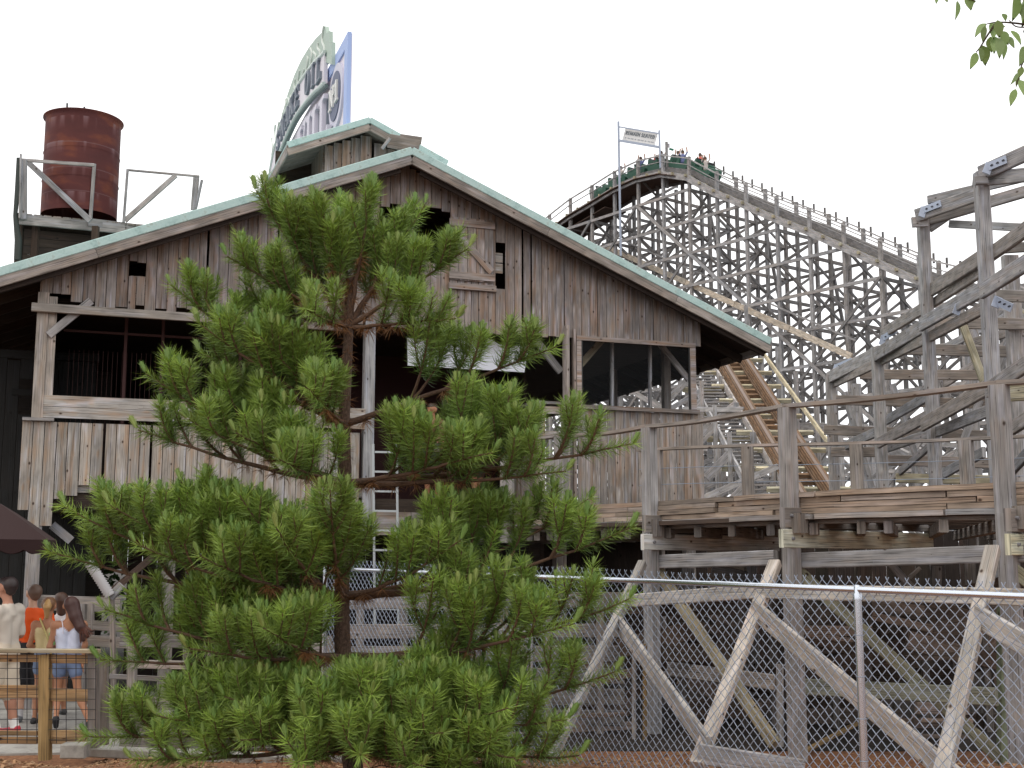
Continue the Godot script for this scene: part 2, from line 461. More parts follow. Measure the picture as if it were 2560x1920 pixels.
	slab(t, "window_bead", Vector3(3.215, 4.625, 0.012), Vector3(3.24, 5.755, 0.05), Color(0.02, 0.02, 0.02), M.paint)
	slab(t, "window_bead", Vector3(5.325, 4.625, 0.012), Vector3(5.348, 5.755, 0.05), Color(0.02, 0.02, 0.02), M.paint)
	put(t, "window_pane", box_mesh(Vector3(2.08, 1.12, 0.008)), M.glass, Transform3D(Basis.IDENTITY, Vector3(4.28, 5.19, 0.02)))
	for px in [1530.0, 1625.0]: beam(t, "inner_post", fc(px, 1025, 0.5), fc(px, 855, 0.5), 0.05, 0.075, GREY * 1.2)
	beam(t, "inner_brace", fc(1440, 925, 0.7), fc(1505, 850, 0.7), 0.05, 0.12, CREAM * 0.6)
	beam(t, "inner_brace", fc(1648, 858, 0.6), fc(1722, 950, 0.6), 0.05, 0.11, GREY)
	# floor, loft, dark inside
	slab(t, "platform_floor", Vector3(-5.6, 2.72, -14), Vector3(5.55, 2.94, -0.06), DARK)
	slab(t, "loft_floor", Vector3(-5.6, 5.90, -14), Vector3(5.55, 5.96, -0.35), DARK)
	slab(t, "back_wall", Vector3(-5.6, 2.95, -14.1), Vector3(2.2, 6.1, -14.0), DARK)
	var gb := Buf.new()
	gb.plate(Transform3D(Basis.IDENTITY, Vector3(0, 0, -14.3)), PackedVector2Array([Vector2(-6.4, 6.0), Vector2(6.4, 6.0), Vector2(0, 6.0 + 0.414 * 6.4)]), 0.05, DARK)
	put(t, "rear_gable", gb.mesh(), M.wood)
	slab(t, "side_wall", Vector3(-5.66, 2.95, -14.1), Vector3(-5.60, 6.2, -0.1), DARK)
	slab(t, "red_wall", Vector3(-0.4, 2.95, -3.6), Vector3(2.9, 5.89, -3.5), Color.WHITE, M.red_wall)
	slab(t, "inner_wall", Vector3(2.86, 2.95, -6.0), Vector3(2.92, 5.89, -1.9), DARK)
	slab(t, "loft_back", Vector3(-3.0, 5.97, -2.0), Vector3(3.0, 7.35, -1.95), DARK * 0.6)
	for k in 6: beam(t, "side_post", Vector3(5.5, 2.95, -1.2 - k * 2.4), Vector3(5.5, 6.3, -1.2 - k * 2.4), 0.14, 0.14, GREYBROWN)
	for q in [[131.0, 0.9], [312.0, 0.8], [405.0, 0.8], [600.0, 0.8], [810.0, 0.8]]: beam(t, "iron_post", Vector3(fc(q[0], 900, q[1]).x, 2.95, -q[1]), Vector3(fc(q[0], 900, q[1]).x, 5.88, -q[1]), 0.05, 0.05, Color.WHITE, Vector3.RIGHT, 0.004, M.rust_iron)
	beam(t, "iron_rail", Vector3(-5.3, fc(312, 835, 0.8).y, -0.8), Vector3(-0.7, fc(312, 835, 0.8).y, -0.8), 0.04, 0.04, Color.WHITE, Vector3.UP, 0.004, M.rust_iron)
	var bars := Buf.new()
	for k in 62: bars.beam(Transform3D(Basis(Vector3.UP, Vector3.LEFT, Vector3.BACK), Vector3(-5.2 + k * 0.073, 4.1, -0.86)), 2.3, 0.005, 0.005, 0.0, Color.WHITE, Vector2.ZERO)
	stuff(put(t, "wire_screen", bars.mesh(), M.rust_iron))
	# booth by the right bay
	for k in 11: beam(t, "booth_board", Vector3(2.40, 2.95, -0.08 - k * 0.17), Vector3(2.40, 4.62 - k * 0.022, -0.08 - k * 0.17), 0.165, 0.024, GABLE.lerp(LOWER, 0.3), Vector3.RIGHT, 0.003, M.barn_wood)
	slab(t, "booth_cap", Vector3(2.36, 4.62, -1.95), Vector3(2.86, 4.67, -0.02), tone(GREY * 0.8))
	for q in [[2.42, 2.56, 2.95, 4.62], [2.70, 2.84, 2.95, 3.5]]: board(t, q[0], q[1], q[2], q[3], -0.03, LOWER, "booth_board")
	for y in [3.55, 4.02, 4.45]: slab(t, "booth_shelf", Vector3(2.55, y, -0.05), Vector3(2.84, y + 0.13, -0.02), tone(LOWER))
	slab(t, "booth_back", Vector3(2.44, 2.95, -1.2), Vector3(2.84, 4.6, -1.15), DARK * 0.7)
	# underneath: beams, legs and a dark board wall
	for k in 8: slab(t, "under_board", Vector3(-0.6 + k * 0.78, 2.35, 0.0), Vector3(-0.6 + k * 0.78 + 0.77, 2.72, 0.03), tone(GREYBROWN))
	for sx in [-3.6, -1.6, 0.6, 2.9, 5.4]: beam(t, "leg", Vector3(sx, -0.3, -0.25), Vector3(sx, 2.7, -0.25), 0.19, 0.19, GREYBROWN)
	beam(t, "leg_brace", Vector3(-3.5, 2.3, -0.3), Vector3(-5.4, 0.6, -0.3), 0.06, 0.10, DARK * 2.5)
	beam(t, "leg_brace", fc(130, 1312, 0.3), fc(178, 1352, 0.3), 0.06, 0.13, GREY * 0.8)
	for k in 42:
		var sx := -5.6 + k * 0.27  # leftmost boards hang short: a dark skirt added for under-floor shade
		slab(t, "dark_backing_board", Vector3(sx, -0.3 if sx > -4.1 else 1.78, -5.0 - R.randf() * 0.02), Vector3(sx + 0.262, 2.7, -4.97), tone(DARK, 0.3))
	# roof monitor on the ridge
	var ap := fc(925, 293, 2.3)
	var le := fc(722, 354, 2.3)
	for s in [-1.0, 1.0]:
		var hw := absf(le.x - ap.x)
		var d2 := Vector3(s * hw, le.y - ap.y, 0)
		var L2 := d2.length() + 0.02
		var dn := d2.normalized()
		var c0 := Vector3(ap.x, ap.y, 0)
		var b := Buf.new()
		b.beam(Transform3D(Basis(dn, Vector3(0, 0, 1).cross(dn) * s, Vector3(0, 0, s)), Vector3.ZERO), L2, 11.2, 0.05, 0.0, Color.WHITE, Vector2.ZERO)
		put(t, "monitor_roof", b.mesh(), M.roof, Transform3D(Basis.IDENTITY, c0 + Vector3(0, -0.03, -2.32 - 5.6) + dn * L2 / 2))
		beam(t, "monitor_trim", c0 + Vector3(0, -0.06, -2.29), c0 + Vector3(0, -0.06, -2.29) + dn * L2, 0.04, 0.12, Color.WHITE, Vector3.UP, 0.01, M.roof)
		beam(t, "monitor_rake", c0 + Vector3(0, -0.19, -2.31), c0 + Vector3(0, -0.19, -2.31) + dn * L2, 0.045, 0.14, GREYBROWN * 1.2)
		beam(t, "monitor_eave", c0 + Vector3(0, -0.13, -2.36) + dn * (L2 - 0.02), c0 + Vector3(0, -0.13, -13.4) + dn * (L2 - 0.02), 0.04, 0.19, GREYBROWN * 1.2)
		beam(t, "monitor_deck", c0 + Vector3(0, -0.12, -7.9) + dn * 0.02, c0 + Vector3(0, -0.12, -7.9) + dn * (L2 - 0.05), 11.0, 0.03, GREYBROWN, Vector3.UP, 0.0)
		slab(t, "monitor_side", Vector3(ap.x + s * (hw - 0.75) - 0.02, 7.6, -13.3), Vector3(ap.x + s * (hw - 0.75) + 0.02, le.y + 0.2, -2.8), tone(GREYBROWN))
	var hw2 := absf(le.x - ap.x) - 0.75
	x = ap.x - hw2
	while x < ap.x + hw2 - 0.05:
		var w := R.randf_range(0.16, 0.24)
		var top := ap.y - 0.22 - TA * absf(x + w / 2 - ap.x)
		board(t, x, x + w, 8.0, top, -2.72 - R.randf() * 0.01, GABLE * 1.2)
		x += w + (0.05 if absf(x + w - ap.x - 0.12) < 0.13 else 0.003)
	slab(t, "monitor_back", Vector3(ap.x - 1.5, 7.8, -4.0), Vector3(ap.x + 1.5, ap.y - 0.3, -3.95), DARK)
	beam(t, "loose_board", fc(955, 372, 1.0), fc(975, 345, 0.9), 0.04, 0.05, GREY)
	beam(t, "loose_board", fc(972, 352, 1.5), fc(1048, 366, 1.2), 0.03, 0.26, GREYBROWN * 0.9)
	beam(t, "loose_board", fc(1000, 344, 1.56), fc(1054, 352, 1.45), 0.03, 0.14, GREYBROWN * 0.75)

func box_mesh(s: Vector3) -> BoxMesh:
	var b := BoxMesh.new()
	b.size = s
	return b
func text_mesh(s: String, size: float, depth: float, font: Font) -> TextMesh:
	var m := TextMesh.new()
	m.text = s; m.font = font; m.font_size = 64; m.pixel_size = size / 64.0; m.depth = depth
	return m
func sys_font(n: String, bold := true) -> SystemFont:
	var f := SystemFont.new()
	f.font_names = PackedStringArray([n])
	f.font_weight = 700 if bold else 400
	return f

func build_roof_sign() -> void:
	var near_top := fc(873, 92, 2.75)
	var t := thing("roof_sign", "tall faded sign with lettered arch and round emblem standing along the station ridge", "sign")
	var sx := -0.38
	# measured on its own plane, along the ridge
	var inv := barn_xf.affine_inverse()
	var o := inv * CAM
	var d := inv.basis * ray(873, 92)
	var top := o.y + d.y * ((sx - o.x) / d.x)
	t.transform = barn_xf * Transform3D(Basis(Vector3.UP, -PI / 2), Vector3(sx, 0, -12.7))
	# own axes: x from the far end (0) to the near end (9.95), y up, z out of the face
	var W := 9.95
	var bot := fc(925, 293, 2.3).y - 0.18
	var base := PackedVector2Array([Vector2(0, bot), Vector2(W, bot), Vector2(W, top), Vector2(0, top)])
	var b := Buf.new()
	b.plate(Transform3D.IDENTITY, base, 0.06, Color(0.76, 0.72, 0.80))
	put(t, "panel", b.mesh(), M.paint)
	var blue := Color(0.36, 0.47, 0.78)
	for q in [[0.0, bot, 0.16, top], [W - 0.26, bot, W + 0.02, top + 0.02], [8.0, top - 0.24, W - 0.26, top + 0.015]]:
		var f := Buf.new()
		f.plate(Transform3D(Basis.IDENTITY, Vector3(0, 0, 0.03)), PackedVector2Array([Vector2(q[0], q[1]), Vector2(q[2], q[1]), Vector2(q[2], q[3]), Vector2(q[0], q[3])]), 0.075, blue)
		put(t, "frame", f.mesh(), M.paint)
	var green := Color(0.40, 0.50, 0.44)
	var rim := [Vector2(0.2, -0.9), Vector2(0.6, 0.1), Vector2(1.0, 0.42), Vector2(1.7, 0.66), Vector2(2.6, 0.96), Vector2(3.4, 1.2), Vector2(4.3, 1.33), Vector2(5.2, 1.34), Vector2(6.1, 1.26), Vector2(7.0, 1.12), Vector2(7.6, 0.98), Vector2(8.0, 0.96), Vector2(8.2, 0.72), Vector2(8.45, 0.66), Vector2(8.5, 0.38), Vector2(8.75, 0.30), Vector2(8.8, -0.2)]
	var mid := [Vector2(8.2, -0.02), Vector2(7.75, 0.06), Vector2(7.05, 0.2), Vector2(5.85, 0.36), Vector2(4.6, 0.45), Vector2(3.2, 0.36), Vector2(2.4, 0.22), Vector2(1.4, -0.25), Vector2(0.7, -0.8)]
	var arch := PackedVector2Array()
	for q in rim: arch.append(Vector2(q.x, top + q.y))
	for q in mid: arch.append(Vector2(q.x, top + q.y + 0.1))
	var ab := Buf.new()
	ab.plate(Transform3D(Basis.IDENTITY, Vector3(0, 0, 0.10)), arch, 0.08, green)
	put(t, "green_arch", ab.mesh(), M.paint)
	# raised pale flourishes on the arch
	var fl := Buf.new()
	for k in 15:
		var cx := 1.2 + k * 0.48
		var cy := top + lerpf(0.3, 0.62, sin(PI * (cx - 0.4) / 8.6))
		var pts := []
		for j in 12:
			var u := j / 11.0
			pts.append(Vector3(cx + 0.15 * sin(u * 5.0 + k), cy - 0.05 + (0.50 + 0.12 * sin(k * 1.9)) * u, 0.15))
		fl.tube(pts, range(12).map(func(_i): return 0.028), 6, Color(0.66, 0.72, 0.69))
	put(t, "flourish", fl.mesh(), M.paint)
	# the ribbon and its rims
	var rb := PackedVector2Array()
	for q in mid: rb.append(Vector2(q.x, top + q.y + 0.30))
	var low: Array = mid.duplicate()
	low.reverse()
	for q in low: rb.append(Vector2(q.x, top + q.y - 0.34))
	var rbb := Buf.new()
	rbb.plate(Transform3D(Basis.IDENTITY, Vector3(0, 0, 0.14)), rb, 0.08, Color(0.72, 0.69, 0.76))
	put(t, "ribbon", rbb.mesh(), M.paint)
	for dy in [0.32, -0.36]:
		var pts := []
		for q in mid: pts.append(Vector3(q.x, top + q.y + dy, 0.17))
		var bb := Buf.new()
		var cc := catmull(pts, 4)
		bb.tube(cc, cc.map(func(_p): return 0.05), 6, Color(0.58, 0.66, 0.64))
		put(t, "band", bb.mesh(), M.paint)
		var sh := Buf.new()
		var c2 := cc.map(func(p): return p + Vector3(0.05, -0.06, -0.04))
		sh.tube(c2, cc.map(func(_p): return 0.045), 6, Color(0.12, 0.17, 0.17))
		put(t, "band", sh.mesh(), M.paint)
	var serif := sys_font("Droid Serif")
	var word := "SNAKE OIL"
	for k in word.length():
		if word[k] == " ": continue
		var x := 2.55 + k * 0.655
		var i := 0
		for j in mid.size() - 1:
			if x <= mid[j].x and x >= mid[j + 1].x: i = j
		var u: float = (x - mid[i].x) / (mid[i + 1].x - mid[i].x)
		var y: float = top + lerpf(mid[i].y, mid[i + 1].y, u)
		put(t, "letter", text_mesh(word[k], 0.72, 0.10, serif), M.letter_dark, Transform3D(Basis.IDENTITY, Vector3(x, y, 0.19)))
	var big := "VILL"
	for k in 4:
		put(t, "letter", text_mesh(big[k], 1.62, 0.12, serif), M.letter_pale, Transform3D(Basis.IDENTITY, Vector3(5.75 + k * 0.82, top - 1.02 - k * 0.07, 0.13)))
		put(t, "letter_edge", text_mesh(big[k], 1.68, 0.06, serif), M.letter_dark, Transform3D(Basis.IDENTITY, Vector3(5.83 + k * 0.82, top - 1.07 - k * 0.07, 0.07)))
	var cxy := Vector3(8.95, top - 0.92, 0.0)
	for q in [[0.66, 0.16, Color(0.60, 0.60, 0.72), "emblem_ring"], [0.50, 0.20, Color(0.10, 0.12, 0.20), "emblem_disc"]]:
		var circ := PackedVector2Array()
		for k in 32: circ.append(Vector2(cos(TAU * k / 32) * q[0], sin(TAU * k / 32) * q[0]))
		var cb := Buf.new()
		cb.plate(Transform3D(Basis.IDENTITY, cxy), circ, q[1], q[2])
		put(t, q[3], cb.mesh(), M.paint)
	put(t, "letter", text_mesh("N", 0.62, 0.06, serif), M.letter_white, Transform3D(Basis.IDENTITY, cxy + Vector3(-0.20, 0, 0.11)))
	put(t, "letter", text_mesh("o", 0.34, 0.06, serif), M.letter_white, Transform3D(Basis.IDENTITY, cxy + Vector3(0.06, 0.12, 0.11)))
	put(t, "letter", text_mesh("1", 0.62, 0.06, serif), M.letter_white, Transform3D(Basis.IDENTITY, cxy + Vector3(0.26, 0, 0.11)))
	for k in 5:
		put(t, "strut", box_mesh(Vector3(0.08, 2.2, 0.08)), M.iron, Transform3D(Basis.IDENTITY, Vector3(0.6 + k * 2.15, bot + 1.05, -0.1)))

func build_hanging_sign() -> void:
	var t := thing("hanging_sign", "blank pale sign back with arched top, hung in the station opening", "sign")
	t.transform = barn_xf * Transform3D(Basis.IDENTITY, Vector3(0, 0, -0.45))
	var o := PackedVector2Array()
	for q in [[1019.0, 914.0], [1310.0, 931.0], [1321.0, 867.0], [1247.0, 862.0]]:
		var p := fc(q[0], q[1], 0.45)
		o.append(Vector2(p.x, p.y))
	var a := fc(1247, 859, 0.45)
	var m := fc(1160, 834, 0.45)
	var e := fc(1075, 848, 0.45)
	for k in range(1, 10):
		var u := k / 10.0
		o.append(Vector2(lerpf(a.x, e.x, u), lerpf(a.y, e.y, u) + (m.y - (a.y + e.y) / 2) * 4.0 * u * (1.0 - u)))
	for q in [[1072.0, 852.0], [1018.0, 845.0]]:
		var p := fc(q[0], q[1], 0.45)
		o.append(Vector2(p.x, p.y))
	var b := Buf.new()
	b.plate(Transform3D.IDENTITY, o, 0.04, Color.WHITE)
	put(t, "board", b.mesh(), M.white_board)
	for px in [1071.0, 1270.0]:
		var p := fc(px, 889, 0.42)
		put(t, "rod", box_mesh(Vector3(0.035, 1.0, 0.03)), M.plate, Transform3D(Basis.IDENTITY, Vector3(p.x, p.y + 0.46, 0.045)))

func build_tank() -> void:
	var c := pt(197, 545, 24.0)
	var r := 0.735
	var h := pt(197, 303, 24.0).y - c.y
	var t := thing("water_tank", "rusty maroon steel tank with flared rim on the roof platform", "tank", c)
	var b := Buf.new()
	b.lathe(Vector3.ZERO, [Vector2(r, 0.0), Vector2(r, h * 0.33), Vector2(r + 0.012, h * 0.335), Vector2(r, h * 0.34), Vector2(r, h * 0.62), Vector2(r + 0.012, h * 0.625), Vector2(r, h * 0.63), Vector2(r, h - 0.05), Vector2(r + 0.05, h - 0.02), Vector2(r + 0.05, h), Vector2(r + 0.01, h), Vector2(r - 0.02, h - 0.08), Vector2(0.0, h - 0.1)], 40, Color.WHITE)
	for k in b.t.size(): b.t[k] = Vector2(b.t[k].x / 4.0, 1.0 - b.t[k].y / h)
	put(t, "shell", b.mesh(), M.tank)
	for q in [[168.0, 258.0], [211.0, 267.0]]:
		var p := pt(q[0], q[1], 23.9)
		var q2 := pt(q[0] - 1, 295, 23.9)
		wbeam(t, "rod", q2, p, 0.03, 0.03, Color.WHITE, Vector3.RIGHT, 0.0, M.iron)
	# platform
	var pl := thing("roof_platform", "grey timber platform with X-braced rails under the rusty tank", "platform", pt(190, 600, 23.5))
	var f0 := pt(48, 548, 23.0)
	var f1 := pt(312, 572, 23.9)
	wbeam(pl, "edge_beam", f0, f1, 0.06, 0.2, GREY)
	wbeam(pl, "edge_beam", pt(220, 556, 23.55), pt(352, 572, 24.1), 0.05, 0.17, GREY * 0.9)
	var back := barn_xf.basis * Vector3(0, 0, -1)
	for k in 14:
		var a: Vector3 = f0.lerp(f1, -0.01 + k * 0.09) + Vector3(0, 0.1, 0)
		wbeam(pl, "deck_board", a - back * 0.02, a + back * 2.4, 0.15, 0.04, GREYBROWN)
	for k in 3: wbeam(pl, "joist", f0 + back * (0.4 + k * 0.8) + Vector3(0, -0.05, 0), f1 + back * (0.4 + k * 0.8) + Vector3(0, -0.05, 0), 0.06, 0.2, DARK)
	for q in [[50, 0.1], [90, 0.2], [112, 1.6], [240, 0.2], [240, 2.0], [52, 2.0]]:
		var a = pt(q[0], 560, 23.2) + back * q[1]
		wbeam(pl, "leg", a, Vector3(a.x, a.y - 2.2, a.z), 0.12, 0.12, DARK * 1.6, Vector3.RIGHT)
	for k in 6: wbeam(pl, "apron_board", f0 + back * 0.3 + Vector3(0.1, -0.2 - k * 0.17, 0), f0 + back * 0.3 + (f1 - f0) * 0.7 + Vector3(0, -0.2 - k * 0.17, 0), 0.03, 0.165, DARK)
	var rails := [[58, 400, 58, 548, 0.14, 22.95], [55, 400, 236, 413, 0.06, 23.0], [236, 410, 226, 548, 0.06, 23.4], [66, 402, 226, 552, 0.11, 23.2], [52, 385, 49, 545, 0.03, 22.9],
		[319, 424, 309, 556, 0.045, 23.8], [317, 425, 498, 441, 0.04, 24.2], [440, 438, 312, 552, 0.10, 24.0], [491, 440, 484, 525, 0.12, 24.4], [505, 450, 490, 520, 0.045, 24.3]]
	for q in rails: wbeam(pl, "rail", pt(q[0], q[1], q[5]), pt(q[2], q[3], q[5]), 0.05, q[4], GREY * 1.05, Vector3.UP if absf(q[0] - q[2]) > 30 else Vector3.RIGHT)
	var pipe := Buf.new()
	var pp := [pt(46, 395, 22.9), pt(44, 470, 22.9), pt(38, 540, 22.9), pt(46, 600, 22.9), pt(44, 650, 22.9)]
	pipe.tube(pp.map(func(p): return p - pl.position), [0.035, 0.05, 0.04, 0.07, 0.07], 8, Color(0.025, 0.035, 0.03))
	put(pl, "drain_pipe", pipe.mesh(), M.paint)

func build_shed() -> void:
	var t := thing("dark_shed", "dark weathered plank shed half hidden at the left edge under the eave", "shed", Vector3(-8.6, -0.2, -20.2))
	var b := barn_xf.basis
	var o := pt(-60, 1400, 20.0)
	var dx := b * Vector3.RIGHT
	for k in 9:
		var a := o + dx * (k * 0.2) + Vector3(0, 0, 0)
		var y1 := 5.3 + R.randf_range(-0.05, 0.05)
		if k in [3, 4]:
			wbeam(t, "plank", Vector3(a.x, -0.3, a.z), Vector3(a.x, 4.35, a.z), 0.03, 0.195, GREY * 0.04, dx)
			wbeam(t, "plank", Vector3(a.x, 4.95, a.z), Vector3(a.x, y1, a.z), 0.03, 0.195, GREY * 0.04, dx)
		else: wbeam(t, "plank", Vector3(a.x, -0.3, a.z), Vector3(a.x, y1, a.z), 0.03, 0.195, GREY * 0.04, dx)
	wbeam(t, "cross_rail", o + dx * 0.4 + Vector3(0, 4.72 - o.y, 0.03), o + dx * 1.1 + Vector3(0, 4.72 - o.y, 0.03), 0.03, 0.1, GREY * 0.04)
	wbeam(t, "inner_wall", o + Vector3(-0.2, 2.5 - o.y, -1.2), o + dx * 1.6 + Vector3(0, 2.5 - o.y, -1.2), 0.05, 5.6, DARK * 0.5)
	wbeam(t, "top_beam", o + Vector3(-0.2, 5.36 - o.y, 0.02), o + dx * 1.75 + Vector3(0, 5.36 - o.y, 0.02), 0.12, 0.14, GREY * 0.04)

# ---------------------------------------------------------------- the curved track and its timber trestle
func build_boardwalk() -> void:
	# near posts: pixel x, rail y, z
	var P := [[1095, 1131, 19.3], [1268, 1107, 17.9], [1403, 1086, 16.9], [1622, 1062, 15.7], [1966, 1006, 13.6], [2496, 953, 11.8], [3260, 900, 10.3]]
	var t := thing("curved_trestle", "curved timber trestle with laminated plank edge, post and handrails right of the station", "trestle", Vector3(3.0, -0.2, -15.0))
	var near := []
	for q in P:
		var p := pt(q[0], q[1], q[2])
		near.append(Vector3(p.x, 0, p.z))
	var far := []
	for q in [[1180, 22.6], [1330, 21.2], [1490, 20.0], [1640, 19.0], [1868, 18.4], [2140, 18.0], [2415, 17.4], [2760, 16.4]]:
		var p := pt(q[0], 1120, q[1])
		far.append(Vector3(p.x, 0, p.z))
	var RAIL := 3.66
	var TOP := 2.70
	var BOT := 2.39
	var nc := catmull(near, 8)
	var off := func(p: Vector3, k: int, pts: Array, d: float) -> Vector3:
		var e: Vector3 = (pts[mini(k + 1, pts.size() - 1)] - pts[maxi(k - 1, 0)]).normalized()
		return p + e.cross(Vector3.UP) * d
	# laminated edge: layers of long planks with staggered joints
	for layer in 5:
		var h := 0.056
		var y := BOT + 0.03 + layer * 0.062
		var k := 4
		var first := true
		while k < nc.size() - 1:
			var n := mini(R.randi_range(4, 7) if not first else R.randi_range(2, 5), nc.size() - 1 - k)
			first = false
			var pts := []
			var outw := -0.20 + R.randf_range(-0.03, 0.03) + (0.05 if layer == 0 else 0.0)
			for j in n + 1: pts.append(off.call(nc[k + j], k + j, nc, outw) + Vector3(0, y + R.randf_range(-0.003, 0.003), 0) - t.position)
			pts[0] = pts[0].lerp(pts[1], 0.04)
			pts[-1] = pts[-1].lerp(pts[-2], 0.04)
			var b := Buf.new()
			var rust := k < 26 and layer > 1
			b.sweep(pts, 0.26 if layer > 0 else 0.3, h, Vector3.UP, tone(GREY if layer == 0 else GREYBROWN * (1.35 if not rust else 1.1) * Color(1.12, 1.0, 0.88), 0.22), rv())
			put(t, "edge_plank", b.mesh(), M.wood)
			k += n
	var lower := []
	for k in range(6, nc.size()): lower.append(off.call(nc[k], k, nc, -0.28) + Vector3(0, BOT - 0.02, 0) - t.position)
	var lb := Buf.new()
	lb.sweep(lower, 0.2, 0.05, Vector3.UP, GREYBROWN * 1.2, rv())
	put(t, "edge_plank", lb.mesh(), M.wood)
	# inner edge, deck and joists
	var fcv := catmull(far, 8)
	for k in range(0, 53):
		var u := k / 52.0
		var a: Vector3 = nc[clampi(int(u * (nc.size() - 1)), 0, nc.size() - 1)]
		var b2: Vector3 = fcv[clampi(int(u * (fcv.size() - 1)), 0, fcv.size() - 1)]
		if k % 2 == 0: wbeam(t, "joist", a + Vector3(0, BOT - 0.1, 0) - (a - b2).normalized() * 0.14, b2 + Vector3(0, BOT - 0.1, 0), 0.09, 0.13, GREYBROWN * 1.1)
	for r in 9:
		var pts := []
		for k in 41:
			var u := k / 40.0
			var a: Vector3 = nc[clampi(int(round(u * (nc.size() - 1))), 0, nc.size() - 1)]
			var b2: Vector3 = fcv[clampi(int(round(u * (fcv.size() - 1))), 0, fcv.size() - 1)]
			pts.append(a.lerp(b2, 0.06 + r * 0.115) + Vector3(0, BOT + 0.02, 0) - t.position)
		var b := Buf.new()
		b.sweep(pts, 0.42, 0.05, Vector3.UP, tone(DARK * 2.2), rv())
		put(t, "deck_board", b.mesh(), M.wood)
	for r in 3:
		var pts := []
		for k in range(10, fcv.size()): pts.append(fcv[k] + Vector3(0, BOT + 0.03 + r * 0.1, 0) - t.position)
		var b := Buf.new()
		b.sweep(pts, 0.12, 0.09, Vector3.UP, tone(GREYBROWN), rv())
		put(t, "edge_plank", b.mesh(), M.wood)
	# handrails
	var rp := []
	for k in nc.size(): rp.append(nc[k] + Vector3(0, RAIL - (0.03 * sin(PI * fposmod(k, 8) / 8.0) if k > 16 else 0.0), 0) - t.position)
	for seg in [[0, 8], [8, 16], [16, 24], [24, 32], [32, 40], [40, 48]]:
		var b := Buf.new()
		b.sweep(rp.slice(seg[0], seg[1] + 1), 0.14, 0.042, Vector3.UP, tone(GREYBROWN * 1.35), rv())
		put(t, "handrail", b.mesh(), M.wood)
	var fr := []
	for k in fcv.size(): fr.append(fcv[k] + Vector3(0, RAIL, 0) - t.position)
	for seg in [[22, 32], [32, 44], [44, 56]]:
		var b := Buf.new()
		b.sweep(fr.slice(seg[0], seg[1] + 1), 0.14, 0.042, Vector3.UP, tone(GREYBROWN * 1.35), rv())
		put(t, "handrail", b.mesh(), M.wood)
	var wires := Buf.new()
	for y in [0.55, 0.30]:
		var pts := []
		for k in range(22, fcv.size()): pts.append(fcv[k] + Vector3(0, RAIL - y, 0) - t.position)
		wires.tube(pts, pts.map(func(_p): return 0.005), 5, Color.WHITE)
	stuff(put(t, "wire", wires.mesh(), M.wire))
	# posts
	for k in range(1, near.size()):
		var dirv: Vector3 = (near[mini(k + 1, near.size() - 1)] - near[k - 1]).normalized()
		var p: Vector3 = near[k]
		var foot := -0.2 if k >= 3 else 2.2
		wbeam(t, "post", p + Vector3(0, foot, 0), p + Vector3(0, RAIL - 0.02, 0), 0.15, 0.17, GREY, dirv, 0.012)
		# a second piece bolted to the side of the post where the cap beam meets it
		var outv := dirv.cross(Vector3.UP)
		if k >= 3:
			wbeam(t, "post_block", p + outv * 0.03 + dirv * 0.155 + Vector3(0, 2.24, 0), p + outv * 0.03 + dirv * 0.155 + Vector3(0, 2.46, 0), 0.15, 0.13, GREYBROWN * 0.9, dirv, 0.012)
	for k in range(3, far.size() - 1):
		var e: Vector3 = (far[k + 1] - far[k]).normalized()
		wbeam(t, "post", far[k] + Vector3(0, -0.2, 0), far[k] + Vector3(0, RAIL - 0.02, 0), 0.18, 0.18, GREYBROWN * 1.1, e, 0.01)
	# bents: caps, ledgers, struts and braces
	var caps := [[[1606, 1355, 15.45], [1945, 1378, 17.0]], [[1953, 1346, 13.35], [2330, 1394, 15.6]], [[2520, 1361, 11.5], [2760, 1410, 13.6]]]
	for c in caps:
		var a := pt(c[0][0], c[0][1], c[0][2])
		var e := pt(c[1][0], c[1][1], c[1][2])
		wbeam(t, "cap_beam", a, Vector3(e.x, a.y, e.z), 0.06, 0.2, Color(1.3, 1.18, 0.86))
		wbeam(t, "cap_beam", a + Vector3(0.03, 0.23, -0.05), Vector3(e.x, a.y + 0.23, e.z), 0.07, 0.22, GREYBROWN)
		var dir := (Vector3(e.x, a.y, e.z) - a).normalized()
		var sd := dir.cross(Vector3.UP)
		for q in [[0.17, 0.0], [0.17, 0.25]]:
			var bl := Buf.new()
			var bp = a + dir * q[0] + Vector3(0, q[1], 0) - t.position
			bl.tube([bp - sd * 0.0, bp + sd * 0.055], [0.022, 0.018], 8, Color(0.2, 0.2, 0.22))
			put(t, "bolt", bl.mesh(), M.paint)
	var w := func(x0, y0, z0, x1, y1, z1, ww: float, hh: float, col: Color, called := "brace"): wbeam(t, called, pt(x0, y0, z0), pt(x1, y1, z1), ww, hh, col, Vector3.UP, 0.01)
	w.call(1650, 1404, 15.7, 1940, 1394, 13.75, 0.07, 0.17, GREY, "ledger")
	w.call(1990, 1402, 13.7, 2500, 1384, 11.85, 0.07, 0.17, GREY, "ledger")
	w.call(2530, 1384, 11.85, 3000, 1370, 10.4, 0.07, 0.17, GREY, "ledger")
	# outward struts
	w.call(1606, 1408, 15.4, 1372, 1912, 13.0, 0.10, 0.10, LOWER * 1.1, "strut")
	w.call(1938, 1408, 13.3, 1742, 1915, 11.3, 0.13, 0.10, LOWER * 1.15, "strut")
	w.call(2482, 1372, 11.5, 2350, 1960, 9.9, 0.13, 0.10, LOWER * 1.15, "strut")
	# outer ledgers from strut to strut
	w.call(1572, 1502, 14.9, 1896, 1478, 12.95, 0.06, 0.15, LOWER * 1.15, "ledger")
	w.call(1896, 1478, 12.93, 2462, 1490, 11.1, 0.06, 0.15, LOWER * 1.2, "ledger")
